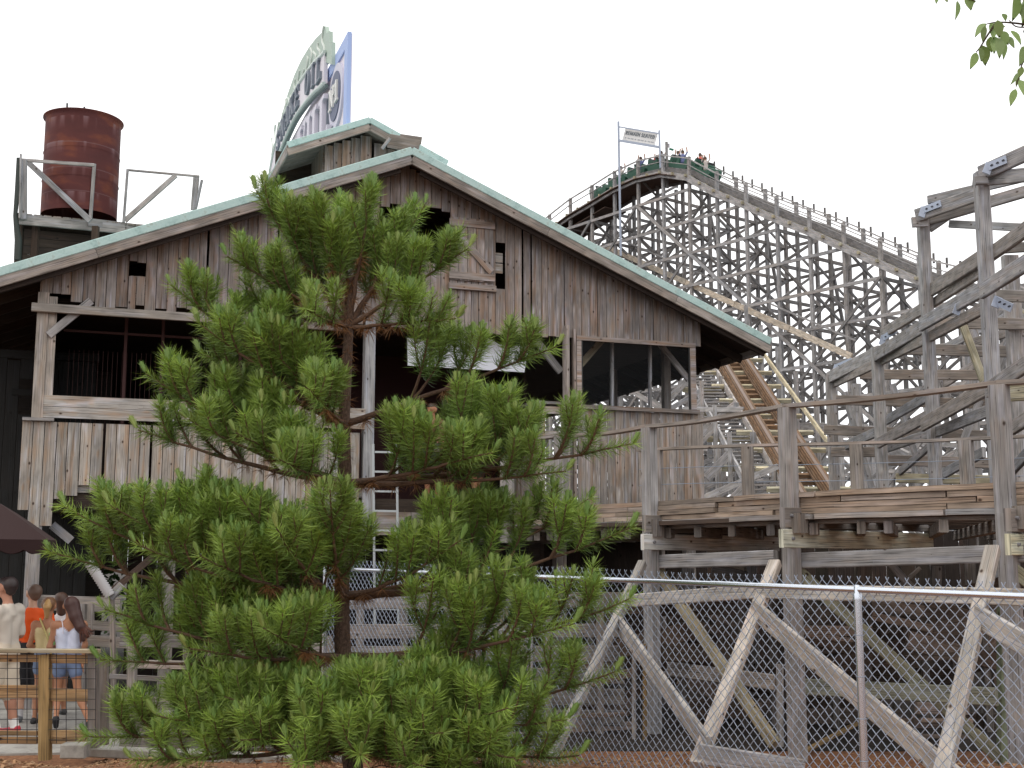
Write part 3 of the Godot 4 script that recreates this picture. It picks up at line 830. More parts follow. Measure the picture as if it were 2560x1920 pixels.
	w.call(2462, 1490, 11.08, 2720, 1500, 10.2, 0.06, 0.15, LOWER * 1.2, "ledger")
	# outer braces
	w.call(1548, 1560, 14.65, 1772, 1868, 11.35, 0.05, 0.20, LOWER * 1.18)
	w.call(1882, 1520, 12.75, 2400, 1955, 9.9, 0.05, 0.20, LOWER * 1.2)
	w.call(2440, 1538, 10.95, 2700, 1690, 9.6, 0.05, 0.20, LOWER * 1.2)
	w.call(1745, 1884, 11.3, 2010, 1925, 11.3, 0.05, 0.18, GREY * 0.95, "ledger")
	# inner braces and ledgers
	w.call(1645, 1425, 15.8, 1938, 1862, 14.2, 0.10, 0.13, CREAM * 0.62)
	w.call(1985, 1418, 13.7, 2500, 1895, 13.2, 0.10, 0.14, Color(0.42, 0.40, 0.28))
	w.call(2525, 1420, 11.8, 2900, 1700, 11.5, 0.10, 0.14, Color(0.42, 0.40, 0.28))
	w.call(1672, 1672, 16.2, 1938, 1706, 14.6, 0.06, 0.18, GREYBROWN * 1.2, "ledger")
	w.call(2000, 1716, 14.4, 2492, 1742, 12.6, 0.06, 0.18, Color(0.36, 0.37, 0.30), "ledger")
	w.call(1950, 1660, 14.6, 1950, 1905, 14.6, 0.06, 0.08, GREY, "brace")
	w.call(2515, 1500, 13.2, 2515, 1935, 13.2, 0.15, 0.15, Color(0.30, 0.36, 0.24), "post")
	w.call(1960, 1905, 13.6, 2140, 1810, 15.2, 0.05, 0.05, YELLOW * 0.7)
	w.call(1700, 1885, 15.0, 1940, 1880, 14.8, 0.05, 0.16, GREYBROWN, "ledger")
	w.call(2100, 1640, 17.0, 2420, 1520, 17.3, 0.06, 0.14, DARK * 2.0)
	w.call(1930, 1690, 17.0, 2200, 1580, 17.0, 0.06, 0.14, DARK * 2.0)
	w.call(1560, 1620, 16.8, 1790, 1640, 16.8, 0.06, 0.5, DARK * 1.6)
	w.call(1585, 1610, 15.2, 1585, 1900, 15.2, 0.05, 0.06, GREYBROWN * 1.2, "brace")
	w.call(1612, 1610, 15.1, 1612, 1900, 15.1, 0.05, 0.06, YELLOW * 0.6, "brace")
	for q in [[1720, 1420, 1720, 1560, 16.8, 0.16], [1780, 1425, 2030, 1480, 17.2, 0.17], [1880, 1410, 1880, 1600, 17.0, 0.13], [2090, 1410, 2090, 1520, 16.8, 0.25], [2160, 1410, 2160, 1700, 16.0, 0.2], [2225, 1410, 2290, 1480, 15.5, 0.09], [2300, 1420, 2210, 1500, 17.0, 0.05], [2340, 1415, 2340, 1500, 17.4, 0.15]]:
		w.call(q[0], q[1], q[4], q[2], q[3], q[4], 0.06, q[5], [GREYBROWN, GREYBROWN * 0.7, DARK, GREY * 0.8][R.randi() % 4])

# ramps and steps of brown planks under the trestle, and the dark board wall that backs them
func build_undercroft() -> void:
	var t := thing("plank_ramp", "brown plank ramps and step flights stacked in the shade behind the chain link fence", "ramp", Vector3(4.5, -0.2, -16.5))
	var rows := [[2000, 1560, 2185, 1500, 15.8, 0.26], [1950, 1575, 2180, 1578, 15.6, 0.12], [2180, 1540, 2330, 1572, 15.4, 0.10], [2180, 1515, 2310, 1528, 15.6, 0.14], [2270, 1600, 2420, 1640, 15.2, 0.22], [2260, 1588, 2440, 1560, 15.5, 0.2], [2280, 1640, 2440, 1640, 15.3, 0.10], [2020, 1590, 2130, 1600, 15.0, 0.05], [2290, 1770, 2420, 1772, 15.0, 0.14], [2285, 1790, 2285, 1900, 15.0, 0.06], [2300, 1800, 2430, 1802, 15.0, 0.05], [2300, 1840, 2430, 1842, 15.0, 0.05], [2290, 1880, 2440, 1884, 14.8, 0.06], [2560, 1540, 2480, 1620, 14.5, 0.2], [2560, 1680, 2490, 1700, 14.0, 0.12], [2000, 1620, 2180, 1615, 15.9, 0.16], [1700, 1690, 1900, 1780, 16.6, 0.22], [1740, 1560, 1850, 1600, 16.8, 0.12], [1750, 1530, 1860, 1570, 16.9, 0.07], [1690, 1760, 1940, 1765, 16.9, 0.18], [1660, 1830, 1940, 1830, 16.7, 0.18], [2010, 1790, 2260, 1792, 16.4, 0.2], [2010, 1850, 2270, 1850, 16.2, 0.2], [1430, 1760, 1580, 1765, 16.0, 0.2], [1430, 1830, 1590, 1835, 15.8, 0.3], [1420, 1640, 1560, 1650, 16.4, 0.3], [1410, 1890, 1560, 1900, 15.5, 0.25], [1450, 1790, 1570, 1785, 15.7, 0.05]]
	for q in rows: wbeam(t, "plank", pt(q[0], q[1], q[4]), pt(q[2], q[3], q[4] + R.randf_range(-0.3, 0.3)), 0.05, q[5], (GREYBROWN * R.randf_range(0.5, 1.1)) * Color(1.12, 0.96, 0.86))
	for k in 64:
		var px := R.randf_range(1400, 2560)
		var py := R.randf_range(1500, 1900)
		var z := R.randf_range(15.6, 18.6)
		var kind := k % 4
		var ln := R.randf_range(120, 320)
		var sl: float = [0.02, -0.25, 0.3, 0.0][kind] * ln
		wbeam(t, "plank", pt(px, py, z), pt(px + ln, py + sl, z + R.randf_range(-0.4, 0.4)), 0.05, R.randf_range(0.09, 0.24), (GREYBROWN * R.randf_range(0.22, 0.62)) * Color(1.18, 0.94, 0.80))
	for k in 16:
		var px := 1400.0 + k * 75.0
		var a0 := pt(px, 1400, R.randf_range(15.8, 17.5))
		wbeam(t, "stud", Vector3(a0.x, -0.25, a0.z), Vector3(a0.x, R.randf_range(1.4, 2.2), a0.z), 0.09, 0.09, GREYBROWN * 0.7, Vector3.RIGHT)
	var w := thing("dark_board_wall", "dark brown board wall in deep shade below the curved trestle", "wall", Vector3(6.0, -0.2, -20.4))
	var a := Vector3(0.6, 0, -23.0)
	var b := Vector3(13.0, 0, -18.6)
	var n := 56
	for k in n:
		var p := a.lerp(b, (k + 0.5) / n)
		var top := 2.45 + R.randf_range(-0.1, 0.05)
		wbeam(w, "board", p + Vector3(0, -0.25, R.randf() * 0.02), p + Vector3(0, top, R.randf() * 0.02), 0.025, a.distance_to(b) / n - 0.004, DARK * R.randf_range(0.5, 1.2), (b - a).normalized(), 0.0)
	# slatted barrier seen between the pine's boughs
	var f := thing("plank_barrier", "low grey brown plank barrier with wide gaps behind the fence and the pine", "fence", Vector3(-0.6, -0.2, -15.6))
	for q in [[1500, 0.36 * 0.55], [1576, 0.17], [1634, 0.20], [1690, 0.20], [1742, 0.2], [1795, 0.2], [1850, 0.2]]:
		wbeam(f, "rail_board", pt(862, q[0] + 3, 15.0), pt(1230, q[0] + 1, 15.5), 0.035, q[1], GREYBROWN * 1.25)
		wbeam(f, "rail_board", pt(1232, q[0] + 1, 15.5), pt(1560, q[0], 16.0), 0.035, q[1], GREYBROWN * 1.1)
	for q in [900, 1010, 1120, 1240, 1370, 1500]: wbeam(f, "post", pt(q, 1480, 15.7), pt(q, 1890, 15.7), 0.09, 0.09, GREYBROWN)
	wbeam(f, "brace", pt(1236, 1475, 15.9), pt(1285, 1600, 15.9), 0.03, 0.16, CREAM * 0.7)
	wbeam(f, "brace", pt(1030, 1580, 15.3), pt(1090, 1640, 15.3), 0.03, 0.14, GREY)
	wbeam(f, "brace", pt(1180, 1583, 15.2), pt(1320, 1592, 15.2), 0.03, 0.14, GREY)

func build_chain_fence() -> void:
	var r0 := pt(900, 1424, 13.75)
	var r1 := pt(1325, 1441, 11.95)
	var r2 := pt(2143, 1474, 9.2)
	var step := r2 - r1
	var t := thing("chain_link_fence", "galvanised chain link fence with round top rail across the lower right", "fence", Vector3(r1.x, -0.1, r1.z))
	var a := r1 - step * 1.0
	var b := r2 + step * 1.15
	var loc := func(p: Vector3) -> Vector3: return p - t.position
	var cuts := [a, r1.lerp(a, 0.4), r1.lerp(r2, 0.66), b]
	for k in 3:
		var rb := Buf.new()
		rb.tube([loc.call(cuts[k]), loc.call(cuts[k + 1])], [0.0225, 0.0225], 12, Color.WHITE)
		put(t, "top_rail", rb.mesh(), M.steel)
	var sl := Buf.new()
	sl.tube([loc.call(r1.lerp(r2, 0.62)), loc.call(r1.lerp(r2, 0.70))], [0.0245, 0.0245], 12, Color.WHITE)
	put(t, "rail_sleeve", sl.mesh(), M.steel)
	var dv := step.normalized()
	var back := dv.cross(Vector3.UP)
	for k in [-1, 0, 1, 2]:
		var p: Vector3 = r1 + step * k
		var pb := Buf.new()
		pb.tube([loc.call(Vector3(p.x, -0.2, p.z)) , loc.call(p + Vector3(0, -0.05, 0))], [0.030, 0.030], 14, Color.WHITE)
		var po := put(t, "post", pb.mesh(), M.steel)
		var cb := Buf.new()
		cb.lathe(Vector3.ZERO, [Vector2(0.034, -0.075), Vector2(0.034, -0.03), Vector2(0.026, -0.024), Vector2(0.026, 0.012), Vector2(0.018, 0.032), Vector2(0.0, 0.036)], 14, Color.WHITE)
		put(po, "loop_cap", cb.mesh(), M.steel, Transform3D(Basis.IDENTITY, loc.call(p)))
		var tb := Buf.new()
		for q in 5: tb.lathe(loc.call(Vector3(p.x, 0.2 + q * 0.3, p.z)), [Vector2(0.033, -0.003), Vector2(0.035, 0.0), Vector2(0.033, 0.003)], 12, Color.WHITE)
		put(po, "tie", tb.mesh(), M.wire)
	# woven zigzag wires
	var pitch := 0.040
	var L := a.distance_to(b)
	var m := Buf.new()
	var count := int(L / pitch)
	var hh := 1.98
	for k in count:
		var s0 := k * pitch
		var topc := a + dv * s0
		var pts := []
		var rows := int(hh / 0.0425)
		for j in rows + 1:
			var sx := (pitch * 0.5) * (1.0 if (j + k) % 2 == 0 else -1.0)
			var y := 0.062 - j * 0.0425
			pts.append(loc.call(topc + dv * (sx + R.randf_range(-0.0022, 0.0022) + 0.012 * sin(y * 2.3 + s0 * 0.7)) + Vector3(0, y + R.randf_range(-0.0022, 0.0022) + 0.008 * sin(s0 * 1.9), 0)) + back * (-0.030 + 0.003 * (1.0 if j % 2 == 0 else -1.0)))
		pts.push_front(pts[0] + dv * (0.014 if k % 2 else -0.014) + Vector3(0, 0.028, 0))
		for j in pts.size() - 1:
			var p: Vector3 = pts[j]
			var q: Vector3 = pts[j + 1]
			m.beam(frame_xf(p, q, Vector3.UP if j > 0 else dv), p.distance_to(q) + 0.002, 0.0048, 0.0048, 0.0, Color.WHITE, Vector2.ZERO)
	stuff(put(t, "chain_link_mesh", m.mesh(), M.wire))

# ---------------------------------------------------------------- the near coaster bents at the right
func build_tower() -> void:
	var t := thing("coaster_bents", "tall grey timber coaster bents climbing towards the right edge, bolted with steel plates", "coaster structure", Vector3(8.0, -0.2, -23.0))
	var B := func(called, x0, y0, z0, x1, y1, z1, w: float, h: float, col: Color = GREY):
		var up := Vector3.RIGHT if absf(x1 - x0) < 40 and absf(y1 - y0) > 100 else Vector3.UP
		return wbeam(t, called, pt(x0, y0, z0), pt(x1, y1, z1), w, h, col, up, 0.012)
	# legs
	for q in [[2076, 938, 2092, 1420, 31.0, 0.24], [2192, 868, 2206, 1420, 27.0, 0.23], [2306, 528, 2330, 1420, 23.0, 0.20], [2452, 432, 2500, 1420, 18.8, 0.20], [2524, 640, 2546, 1420, 24.5, 0.3], [2330, 900, 2345, 1420, 29.0, 0.22], [2640, 330, 2700, 1420, 15.6, 0.2], [2420, 780, 2436, 1420, 33.0, 0.25], [2140, 960, 2150, 1420, 36.0, 0.25]]:
		var a := pt(q[0], q[1], q[4])
		wbeam(t, "leg", Vector3(a.x, -0.2, a.z), a, 0.2, q[5], GREY, Vector3.RIGHT, 0.014)
	# rising ledgers along the track edge
	for q in [[2070, 945, 31.1, 2196, 880, 27.1, 0.3], [2186, 890, 27.0, 2310, 815, 23.1, 0.28], [2302, 812, 22.9, 2462, 720, 18.9, 0.26], [2455, 728, 18.65, 2640, 610, 15.6, 0.25]]:
		B.call("ledger", q[0], q[1], q[2], q[3], q[4], q[5], 0.08, q[6])
	for q in [[2080, 962, 31.2, 2186, 912, 27.2, 0.2], [2198, 905, 27.2, 2310, 850, 23.2, 0.2], [2320, 845, 23.2, 2460, 770, 19.0, 0.2], [2320, 730, 23.3, 2460, 640, 19.1, 0.26], [2330, 760, 23.4, 2470, 668, 19.2, 0.18], [2472, 640, 19.1, 2640, 520, 15.8, 0.24], [2205, 835, 27.4, 2318, 765, 23.5, 0.24]]:
		B.call("ledger", q[0], q[1], q[2], q[3], q[4], q[5], 0.08, q[6], GREYBROWN * 1.2)
	# top caps
	B.call("cap_beam", 2290, 540, 22.8, 2452, 484, 22.0, 0.08, 0.26)
	B.call("cap_beam", 2300, 556, 23.1, 2600, 468, 21.5, 0.08, 0.22, GREY * 0.9)
	B.call("brace", 2322, 572, 23.0, 2450, 484, 22.4, 0.07, 0.17)
	B.call("ledger", 2376, 560, 22.9, 2620, 572, 20.5, 0.08, 0.15)
	B.call("cap_beam", 2450, 435, 18.6, 2640, 350, 17.6, 0.08, 0.25)
	B.call("cap_beam", 2436, 450, 18.9, 2640, 430, 17.5, 0.08, 0.22, GREY * 0.95)
	B.call("cap_beam", 2436, 452, 18.5, 2468, 450, 18.5, 0.08, 0.14)
	B.call("cap_beam", 2280, 556, 22.8, 2318, 554, 22.8, 0.08, 0.2)
	B.call("cap_beam", 2505, 622, 24.2, 2640, 612, 23.0, 0.1, 0.2, GREYBROWN * 0.7)
	B.call("cap_beam", 2515, 604, 24.3, 2640, 560, 23.2, 0.1, 0.18)
	B.call("ledger", 2320, 500, 28.0, 2620, 430, 26.0, 0.08, 0.2, GREY * 0.9)
	# cross ledgers
	for q in [[2150, 936, 2480, 938, 29.0], [2210, 872, 2560, 880, 26.0], [2320, 806, 2640, 812, 25.0], [2480, 738, 2640, 744, 24.0], [2090, 1000, 2480, 1010, 30.0], [2060, 1075, 2500, 1090, 30.5], [2200, 1150, 2560, 1160, 28.0], [2080, 1130, 2200, 1130, 30.0]]:
		B.call("ledger", q[0], q[1], q[4], q[2], q[3], q[4] - 1.0, 0.08, 0.24, GREYBROWN * 1.15)
	# braces below
	for q in [[2306, 1062, 22.8, 2474, 966, 18.9, 0.26], [2470, 975, 18.7, 2640, 860, 16.0, 0.25], [2196, 1108, 26.8, 2320, 1040, 23.2, 0.24], [2080, 1128, 31.0, 2192, 1080, 27.2, 0.22], [2330, 1085, 23.4, 2470, 1028, 19.0, 0.2], [2200, 1060, 28.5, 2330, 985, 25.0, 0.22], [2190, 1130, 28.5, 2350, 1075, 25.0, 0.2], [2500, 1090, 18.9, 2640, 1000, 16.0, 0.22], [2250, 1180, 26.0, 2330, 1110, 24.0, 0.16], [2330, 1200, 25.0, 2460, 1130, 22.0, 0.2], [2470, 1240, 22.0, 2600, 1100, 18.0, 0.2], [2360, 960, 30.0, 2520, 860, 27.0, 0.22], [2370, 1030, 31.0, 2520, 950, 28.0, 0.2], [2360, 870, 31.0, 2520, 790, 28.0, 0.2], [2420, 860, 27.0, 2560, 820, 25.0, 0.2]]:
		B.call("brace", q[0], q[1], q[2], q[3], q[4], q[5], 0.07, q[6], [GREY, GREYBROWN * 1.25, GREY * 0.85][R.randi() % 3])
	for q in [[2420, 790, 2470, 930, 27.0], [2540, 800, 2470, 1000, 26.0], [2350, 940, 2440, 1200, 30.0], [2230, 960, 2310, 1200, 31.0], [2110, 980, 2180, 1220, 33.0], [2450, 1000, 2360, 1220, 29.0]]:
		B.call("brace", q[0], q[1], q[4], q[2], q[3], q[4], 0.07, 0.17, GREY)
	B.call("brace", 2408, 815, 24.0, 2480, 1010, 24.0, 0.06, 0.16, CREAM * 0.75)
	B.call("brace", 2485, 985, 22.0, 2620, 978, 21.0, 0.06, 0.3, CREAM * 0.6)
	for q in [[2240, 1195, 2480, 1200, 26.0], [2520, 985, 2620, 975, 20.5]]: B.call("ledger", q[0], q[1], q[4], q[2], q[3], q[4], 0.06, 0.2, CREAM * 0.6)
	# steel gusset plates with bolts
	for q in [[2088, 918, 2130, 900, 30.9], [2206, 846, 2240, 826, 26.8], [2306, 526, 2352, 508, 22.65], [2468, 418, 2516, 398, 18.4], [2392, 770, 2428, 750, 20.4], [2524, 596, 2556, 580, 23.9], [2490, 752, 2530, 770, 18.2]]:
		var a := pt(q[0], q[1], q[4])
		var b := pt(q[2], q[3], q[4] - 0.25)
		wbeam(t, "steel_plate", a, b, 0.02, 0.13, Color.WHITE, Vector3.UP, 0.0, M.plate)
		var c := pt(q[0] - 3, q[1] + 16, q[4] - 0.02)
		wbeam(t, "steel_plate", a + Vector3(0.04, 0.06, 0.005), c, 0.02, 0.12, Color.WHITE, Vector3.RIGHT, 0.0, M.plate)
		for k in 3:
			var bb := Buf.new()
			var p := a.lerp(b, 0.2 + 0.3 * k) - t.position
			bb.tube([p, p + Vector3(0, 0, 0.045)], [0.017, 0.014], 8, Color(0.05, 0.05, 0.06))
			put(t, "bolt", bb.mesh(), M.paint)

# ---------------------------------------------------------------- the lift hill far behind
var TD := Vector3(1.68, 0, 2.16)             # one bent of 2.74 m along the track, towards the right and the camera
func bent(i: float) -> Vector3: return Vector3(9.94 + 1.68 * i, 0, -92.7 + 2.16 * i)
func track_y(i: float) -> float:
	var xs := [-9.0, -6.0, -4.0, -3.0, -2.0, -1.0, 0.0, 1.0, 2.0, 3.0, 4.0, 5.0, 6.0, 7.0, 8.0, 9.0, 10.0, 11.0, 14.0, 17.0]
	var py := [820.0, 660.0, 572.0, 532.0, 500.0, 465.0, 438.0, 424.0, 432.0, 470.0, 500.0, 534.0, 565.0, 603.0, 644.0, 687.0, 714.0, 748.0, 880.0, 1040.0]
	var k := 0
	while k < xs.size() - 2 and i > xs[k + 1]: k += 1
	var u: float = (i - xs[k]) / (xs[k + 1] - xs[k])
	var y := lerpf(py[k], py[k + 1], u)
	var b := bent(i)
	return pt(1280, y, -b.z).y
func build_lift_hill() -> void:
	var t := thing("roller_coaster", "huge far wooden coaster hill of latticed timber, its crest right of the station", "roller coaster", bent(0))
	var tv := Vector3(0.789, 0, -0.614)      # across the track, away from the camera
	var d := TD.normalized()
	var loc := func(p: Vector3) -> Vector3: return p - t.position
	var rest := Buf.new()
	var used := {}
	var part := func(called: String, p: Vector3, q: Vector3, w: float, h: float, col: Color, up := Vector3.UP):
		used[called] = used.get(called, 0) + 1
		if used[called] <= 300: wbeam(t, called, p, q, w, h, col, up, 0.0)
		else: rest.beam(frame_xf(p - t.position, q - t.position, up), p.distance_to(q), w, h, 0.0, tone(col), rv())
	var lo := -7
	var hi := 16
	# nearest bents last in the row of numbers: count them first
	for i in range(hi, lo - 1, -1):
		var b := bent(i)
		var y := track_y(i)
		if y < 1.5: continue
		for r in [[0.0, 1.25], [2.1, 1.2], [4.2, -0.4]]:
			var p: Vector3 = b + tv * r[0]
			part.call("post", Vector3(p.x, -0.3, p.z), Vector3(p.x, y + r[1], p.z), 0.22, 0.22, FAR * (1.15 if r[0] == 0.0 else 0.9), d)
		# raking legs behind
		if i % 2 == 0:
			part.call("raker", b + tv * 2.1 + Vector3(0, y * 0.92, 0), b + tv * (2.1 + y * 0.24) + Vector3(0, -0.3, 0), 0.18, 0.18, FAR * 0.85, d)
			var n2 := int(y / 2.45)
			for k in range(1, n2):
				var reach := 2.1 + (y * 0.92 - k * 2.45) / 0.92 * 0.24
				if reach > 4.6: part.call("cross_ledger", b + tv * 4.2 + Vector3(0, k * 2.45, 0), b + tv * reach + Vector3(0, k * 2.45, 0), 0.05, 0.17, FAR * 0.85)
		var levels := int(y / 2.45)
		for k in range(1, levels + 1):
			var h := k * 2.45
			part.call("cross_ledger", b + tv * -0.15 + Vector3(0, h, 0), b + tv * 4.4 + Vector3(0, h, 0), 0.10, 0.23, FAR * 0.9)
			part.call("rear_cross_brace", b + tv * 0.1 + Vector3(0, h - (2.45 if (i + k) % 2 == 0 else 0.0), 0) - d * 0.12, b + tv * 4.2 + Vector3(0, h - (0.0 if (i + k) % 2 == 0 else 2.45), 0) - d * 0.12, 0.09, 0.16, FAR * 0.9)
			if (i + k) % 2 == 0:
				part.call("cross_brace", b + Vector3(0, h, 0) + d * 0.12, b + tv * 4.2 + Vector3(0, h - 2.45, 0) + d * 0.12, 0.09, 0.20, FAR * 0.85)
			else:
				part.call("cross_brace", b + Vector3(0, h - 2.45, 0) + d * 0.12, b + tv * 4.2 + Vector3(0, h, 0) + d * 0.12, 0.09, 0.20, FAR * 0.85)
		if i < hi:
			var e := bent(i + 1)
			var y2 := minf(y, track_y(i + 1))
			for k in range(1, int(y2 / 2.45) + 1):
				var h := k * 2.45
				part.call("ledger", b + tv * -0.13 + Vector3(0, h, 0), e + tv * -0.13 + Vector3(0, h, 0), 0.09, 0.22, FAR * 1.2)
				part.call("rear_ledger", b + tv * 4.3 + Vector3(0, h, 0), e + tv * 4.3 + Vector3(0, h, 0), 0.09, 0.21, FAR * 0.8)
		# long diagonals over two bents, each second bay
		if i + 2 <= hi and posmod(i, 2) == 0:
			var e := bent(i + 2)
			var y2 := minf(y, track_y(i + 2))
			for k in int(y2 / 4.9):
				var h := k * 4.9
				if posmod(i / 2 + k, 3) != 2: part.call("brace", b + tv * -0.2 + Vector3(0, h + (0.0 if k % 2 else 0.0), 0), e + tv * -0.2 + Vector3(0, h + 4.9, 0), 0.10, 0.19, FAR * 0.8)
				if posmod(i / 2 + k, 4) == 1: part.call("brace", b + tv * -0.26 + Vector3(0, h + 4.9, 0), e + tv * -0.26 + Vector3(0, h, 0), 0.09, 0.22, FAR * 1.3)
				part.call("rear_brace", b + tv * 4.4 + Vector3(0, h + 4.9, 0), e + tv * 4.4 + Vector3(0, h, 0), 0.10, 0.20, FAR * 0.75)
				part.call("rear_brace", b + tv * 2.0 + Vector3(0, h + 4.9, 0), e + tv * 2.0 + Vector3(0, h, 0), 0.10, 0.18, FAR * 0.85)
				part.call("rear_brace", b + tv * 2.0 + Vector3(0, h, 0), e + tv * 2.0 + Vector3(0, h + 4.9, 0), 0.10, 0.18, FAR * 0.75)
	# track: stacked rails, ties, chords
	var line := func(r: float, dy: float, a: float, z: float, stepn: int) -> Array:
		var pts := []
		for k in stepn + 1:
			var i := lerpf(a, z, float(k) / stepn)
			pts.append(loc.call(bent(i) + tv * r + Vector3(0, track_y(i) + dy, 0)))
		return pts
	for q in [[0.55, 0.08, 0.26, 0.44, FAR * 0.85, "track_rail"], [1.65, 0.12, 0.26, 0.44, FAR * 0.85, "track_rail"], [-0.24, -0.42, 0.12, 0.48, FAR * 1.4, "track_chord"], [2.4, -0.42, 0.12, 0.48, FAR, "track_chord"], [-0.12, 1.12, 0.09, 0.09, FAR * 1.5, "handrail"], [2.3, 1.12, 0.09, 0.09, FAR * 1.5, "handrail"], [-0.12, 0.62, 0.06, 0.06, FAR * 1.2, "handrail"], [2.3, 0.62, 0.06, 0.06, FAR * 1.2, "handrail"]]:
		var b := Buf.new()
		b.sweep(line.call(q[0], q[1], -8.0, 16.0, 72), q[2], q[3], Vector3.UP, q[4], rv())
		put(t, q[5], b.mesh(), M.wood)
	for i in range(-14, 32):
		var i2 := i * 0.5
		part.call("tie", bent(i2) + tv * -0.5 + Vector3(0, track_y(i2) - 0.28, 0), bent(i2) + tv * 2.9 + Vector3(0, track_y(i2) - 0.28, 0), 0.14, 0.2, CREAM * 0.62)
	for i in range(-8, 16):
		for j in 3:
			var i2 := i + (j + 0.5) / 3.0
			var p: Vector3 = bent(i2) + tv * 2.3
			if i2 > 2.0: part.call("rail_picket", p + Vector3(0, track_y(i2) + 0.9, 0), p + Vector3(0, track_y(i2) + 1.55, 0), 0.07, 0.13, FAR * 0.5, d)
	# boarded underside of the lift
	var ub := Buf.new()
	ub.sweep(line.call(1.1, -0.42, -8.0, 1.6, 30), 3.3, 0.05, Vector3.UP, Color(0.16, 0.09, 0.06), rv())
	put(t, "catwalk_boards", ub.mesh(), M.wood)
	var ch := Buf.new()
	ch.sweep(line.call(1.1, -1.3, -8.0, -1.4, 20), 2.4, 0.06, Vector3.UP, Color(0.13, 0.08, 0.06), rv())
	put(t, "chain_trough", ch.mesh(), M.wood)
	stuff(put(t, "far_lattice", rest.mesh(), M.wood)) if rest.v.size() > 0 else null
	# pale new chord of a lower run, seen through the lattice
	var lowt := thing("lower_track", "pale new timber track chord dropping through the far lattice", "coaster track", pt(1800, 760, 86.0))
	var a := pt(1505, 612, 98.5)
	var e := pt(2130, 892, 75.5)
	for k in 5: wbeam(lowt, "chord", a.lerp(e, k / 5.0 + 0.001), a.lerp(e, (k + 1) / 5.0 - 0.001), 0.12, 0.40, NEWWOOD * 1.05, Vector3.UP, 0.0)
	for k in 20:
		var p := a.lerp(e, k / 19.0)
		wbeam(lowt, "tie", p + Vector3(-0.1, -0.25, 0.1), p + Vector3(1.5, -0.25, -1.2), 0.14, 0.14, FAR, Vector3.UP, 0.0)
	wbeam(lowt, "handrail", a + Vector3(0.4, 1.1, -0.4), e + Vector3(0.4, 1.1, -0.4), 0.1, 0.1, FAR, Vector3.UP, 0.0)

func build_train() -> void:
	var tv := Vector3(0.789, 0, -0.614)
	var t := thing("coaster_train", "green coaster train tipping over the crest of the far hill", "train", bent(0.6) + Vector3(0, track_y(0.6), 0))
	var g := Color(0.028, 0.105, 0.07)
	var proto: Node3D
	for k in 6:
		var i := 2.55 - k * 0.82
		var a := bent(i) + tv * 1.1 + Vector3(0, track_y(i) + 0.25, 0)
		var e := bent(i - 0.7) + tv * 1.1 + Vector3(0, track_y(i - 0.7) + 0.25, 0)
		var xf := frame_xf(e, a)
		var b := Buf.new()
		b.plate(Transform3D.IDENTITY, PackedVector2Array([Vector2(-0.9, 0.0), Vector2(0.92, 0.0), Vector2(1.02, 0.35), Vector2(0.86, 0.78), Vector2(0.66, 0.80), Vector2(0.58, 0.42), Vector2(0.10, 0.42), Vector2(0.02, 0.85), Vector2(-0.12, 0.90), Vector2(-0.24, 0.45), Vector2(-0.70, 0.45), Vector2(-0.78, 0.95), Vector2(-0.94, 1.0), Vector2(-1.0, 0.3)]), 1.35, g)
		xf.origin -= t.position
		var car := put(t, "car", b.mesh(), M.paint, xf)
		for s in [-0.15, -0.85]: put(car, "seat_back", box_mesh(Vector3(0.10, 0.65, 1.2)), M.iron, Transform3D(Basis(Vector3.BACK, 0.15), Vector3(s, 0.75, 0)))
		put(car, "chassis", box_mesh(Vector3(1.7, 0.16, 1.0)), M.iron, Transform3D(Basis.IDENTITY, Vector3(0, -0.1, 0)))
		if k == 0: put(car, "nose", box_mesh(Vector3(0.12, 0.4, 1.1)), M.paint_green, Transform3D(Basis.IDENTITY, Vector3(1.02, 0.3, 0)))
	# riders, arms up
	for k in 9:
		var i := 2.35 - k * 0.42
		var row := k % 2
		var p := bent(i) + tv * (0.75 + 0.7 * row) + Vector3(0, track_y(i) + 0.85, 0)
		var bones := []
		var shirt: Color = [Color(0.5, 0.45, 0.42), Color(0.55, 0.10, 0.08), Color(0.12, 0.14, 0.3), Color(0.6, 0.6, 0.6)][k % 4]
		var skin := Color(0.45, 0.27, 0.19)
		bones.append([Vector3(0, 0.0, 0), Vector3(0, 0.45, 0), 0.19, 0.2, shirt])
		bones.append([Vector3(0, 0.5, 0), Vector3(0, 0.82, 0), 0.07, 0.12, skin])
		bones.append([Vector3(0, 0.80, 0), Vector3(0, 0.88, -0.02), 0.13, 0.12, Color(0.08, 0.05, 0.035)])
		var up := 1.0 if k % 3 != 1 else 0.3
		for s in [-1.0, 1.0]:
			bones.append([Vector3(0, 0.45, s * 0.2), Vector3(0.1, 0.55 + 0.2 * up, s * 0.33), 0.07, 0.06, shirt])
			bones.append([Vector3(0.1, 0.55 + 0.2 * up, s * 0.33), Vector3(0.12, 0.6 + 0.55 * up, s * 0.28), 0.055, 0.06, skin])
		var b := Buf.new()
		sdf(b, bones, 0.045, 0.05)
		var o := put(self, "person", b.mesh(), M.skin, Transform3D(Basis(Vector3.UP, 0.9), p))
		o.set_meta("category", "person")
		o.set_meta("group", "riders on the coaster train")
		o.set_meta("label", ["rider in the front seat of the green train, nearest the drop", "second rider from the front of the green coaster train", "third rider from the front of the green coaster train", "fourth rider from the front of the green coaster train", "fifth rider from the front of the green coaster train", "rider in grey shirt at the very top of the crest", "seventh rider from the front of the green coaster train", "eighth rider from the front, below the warning sign", "rearmost visible rider of the green coaster train"][k])

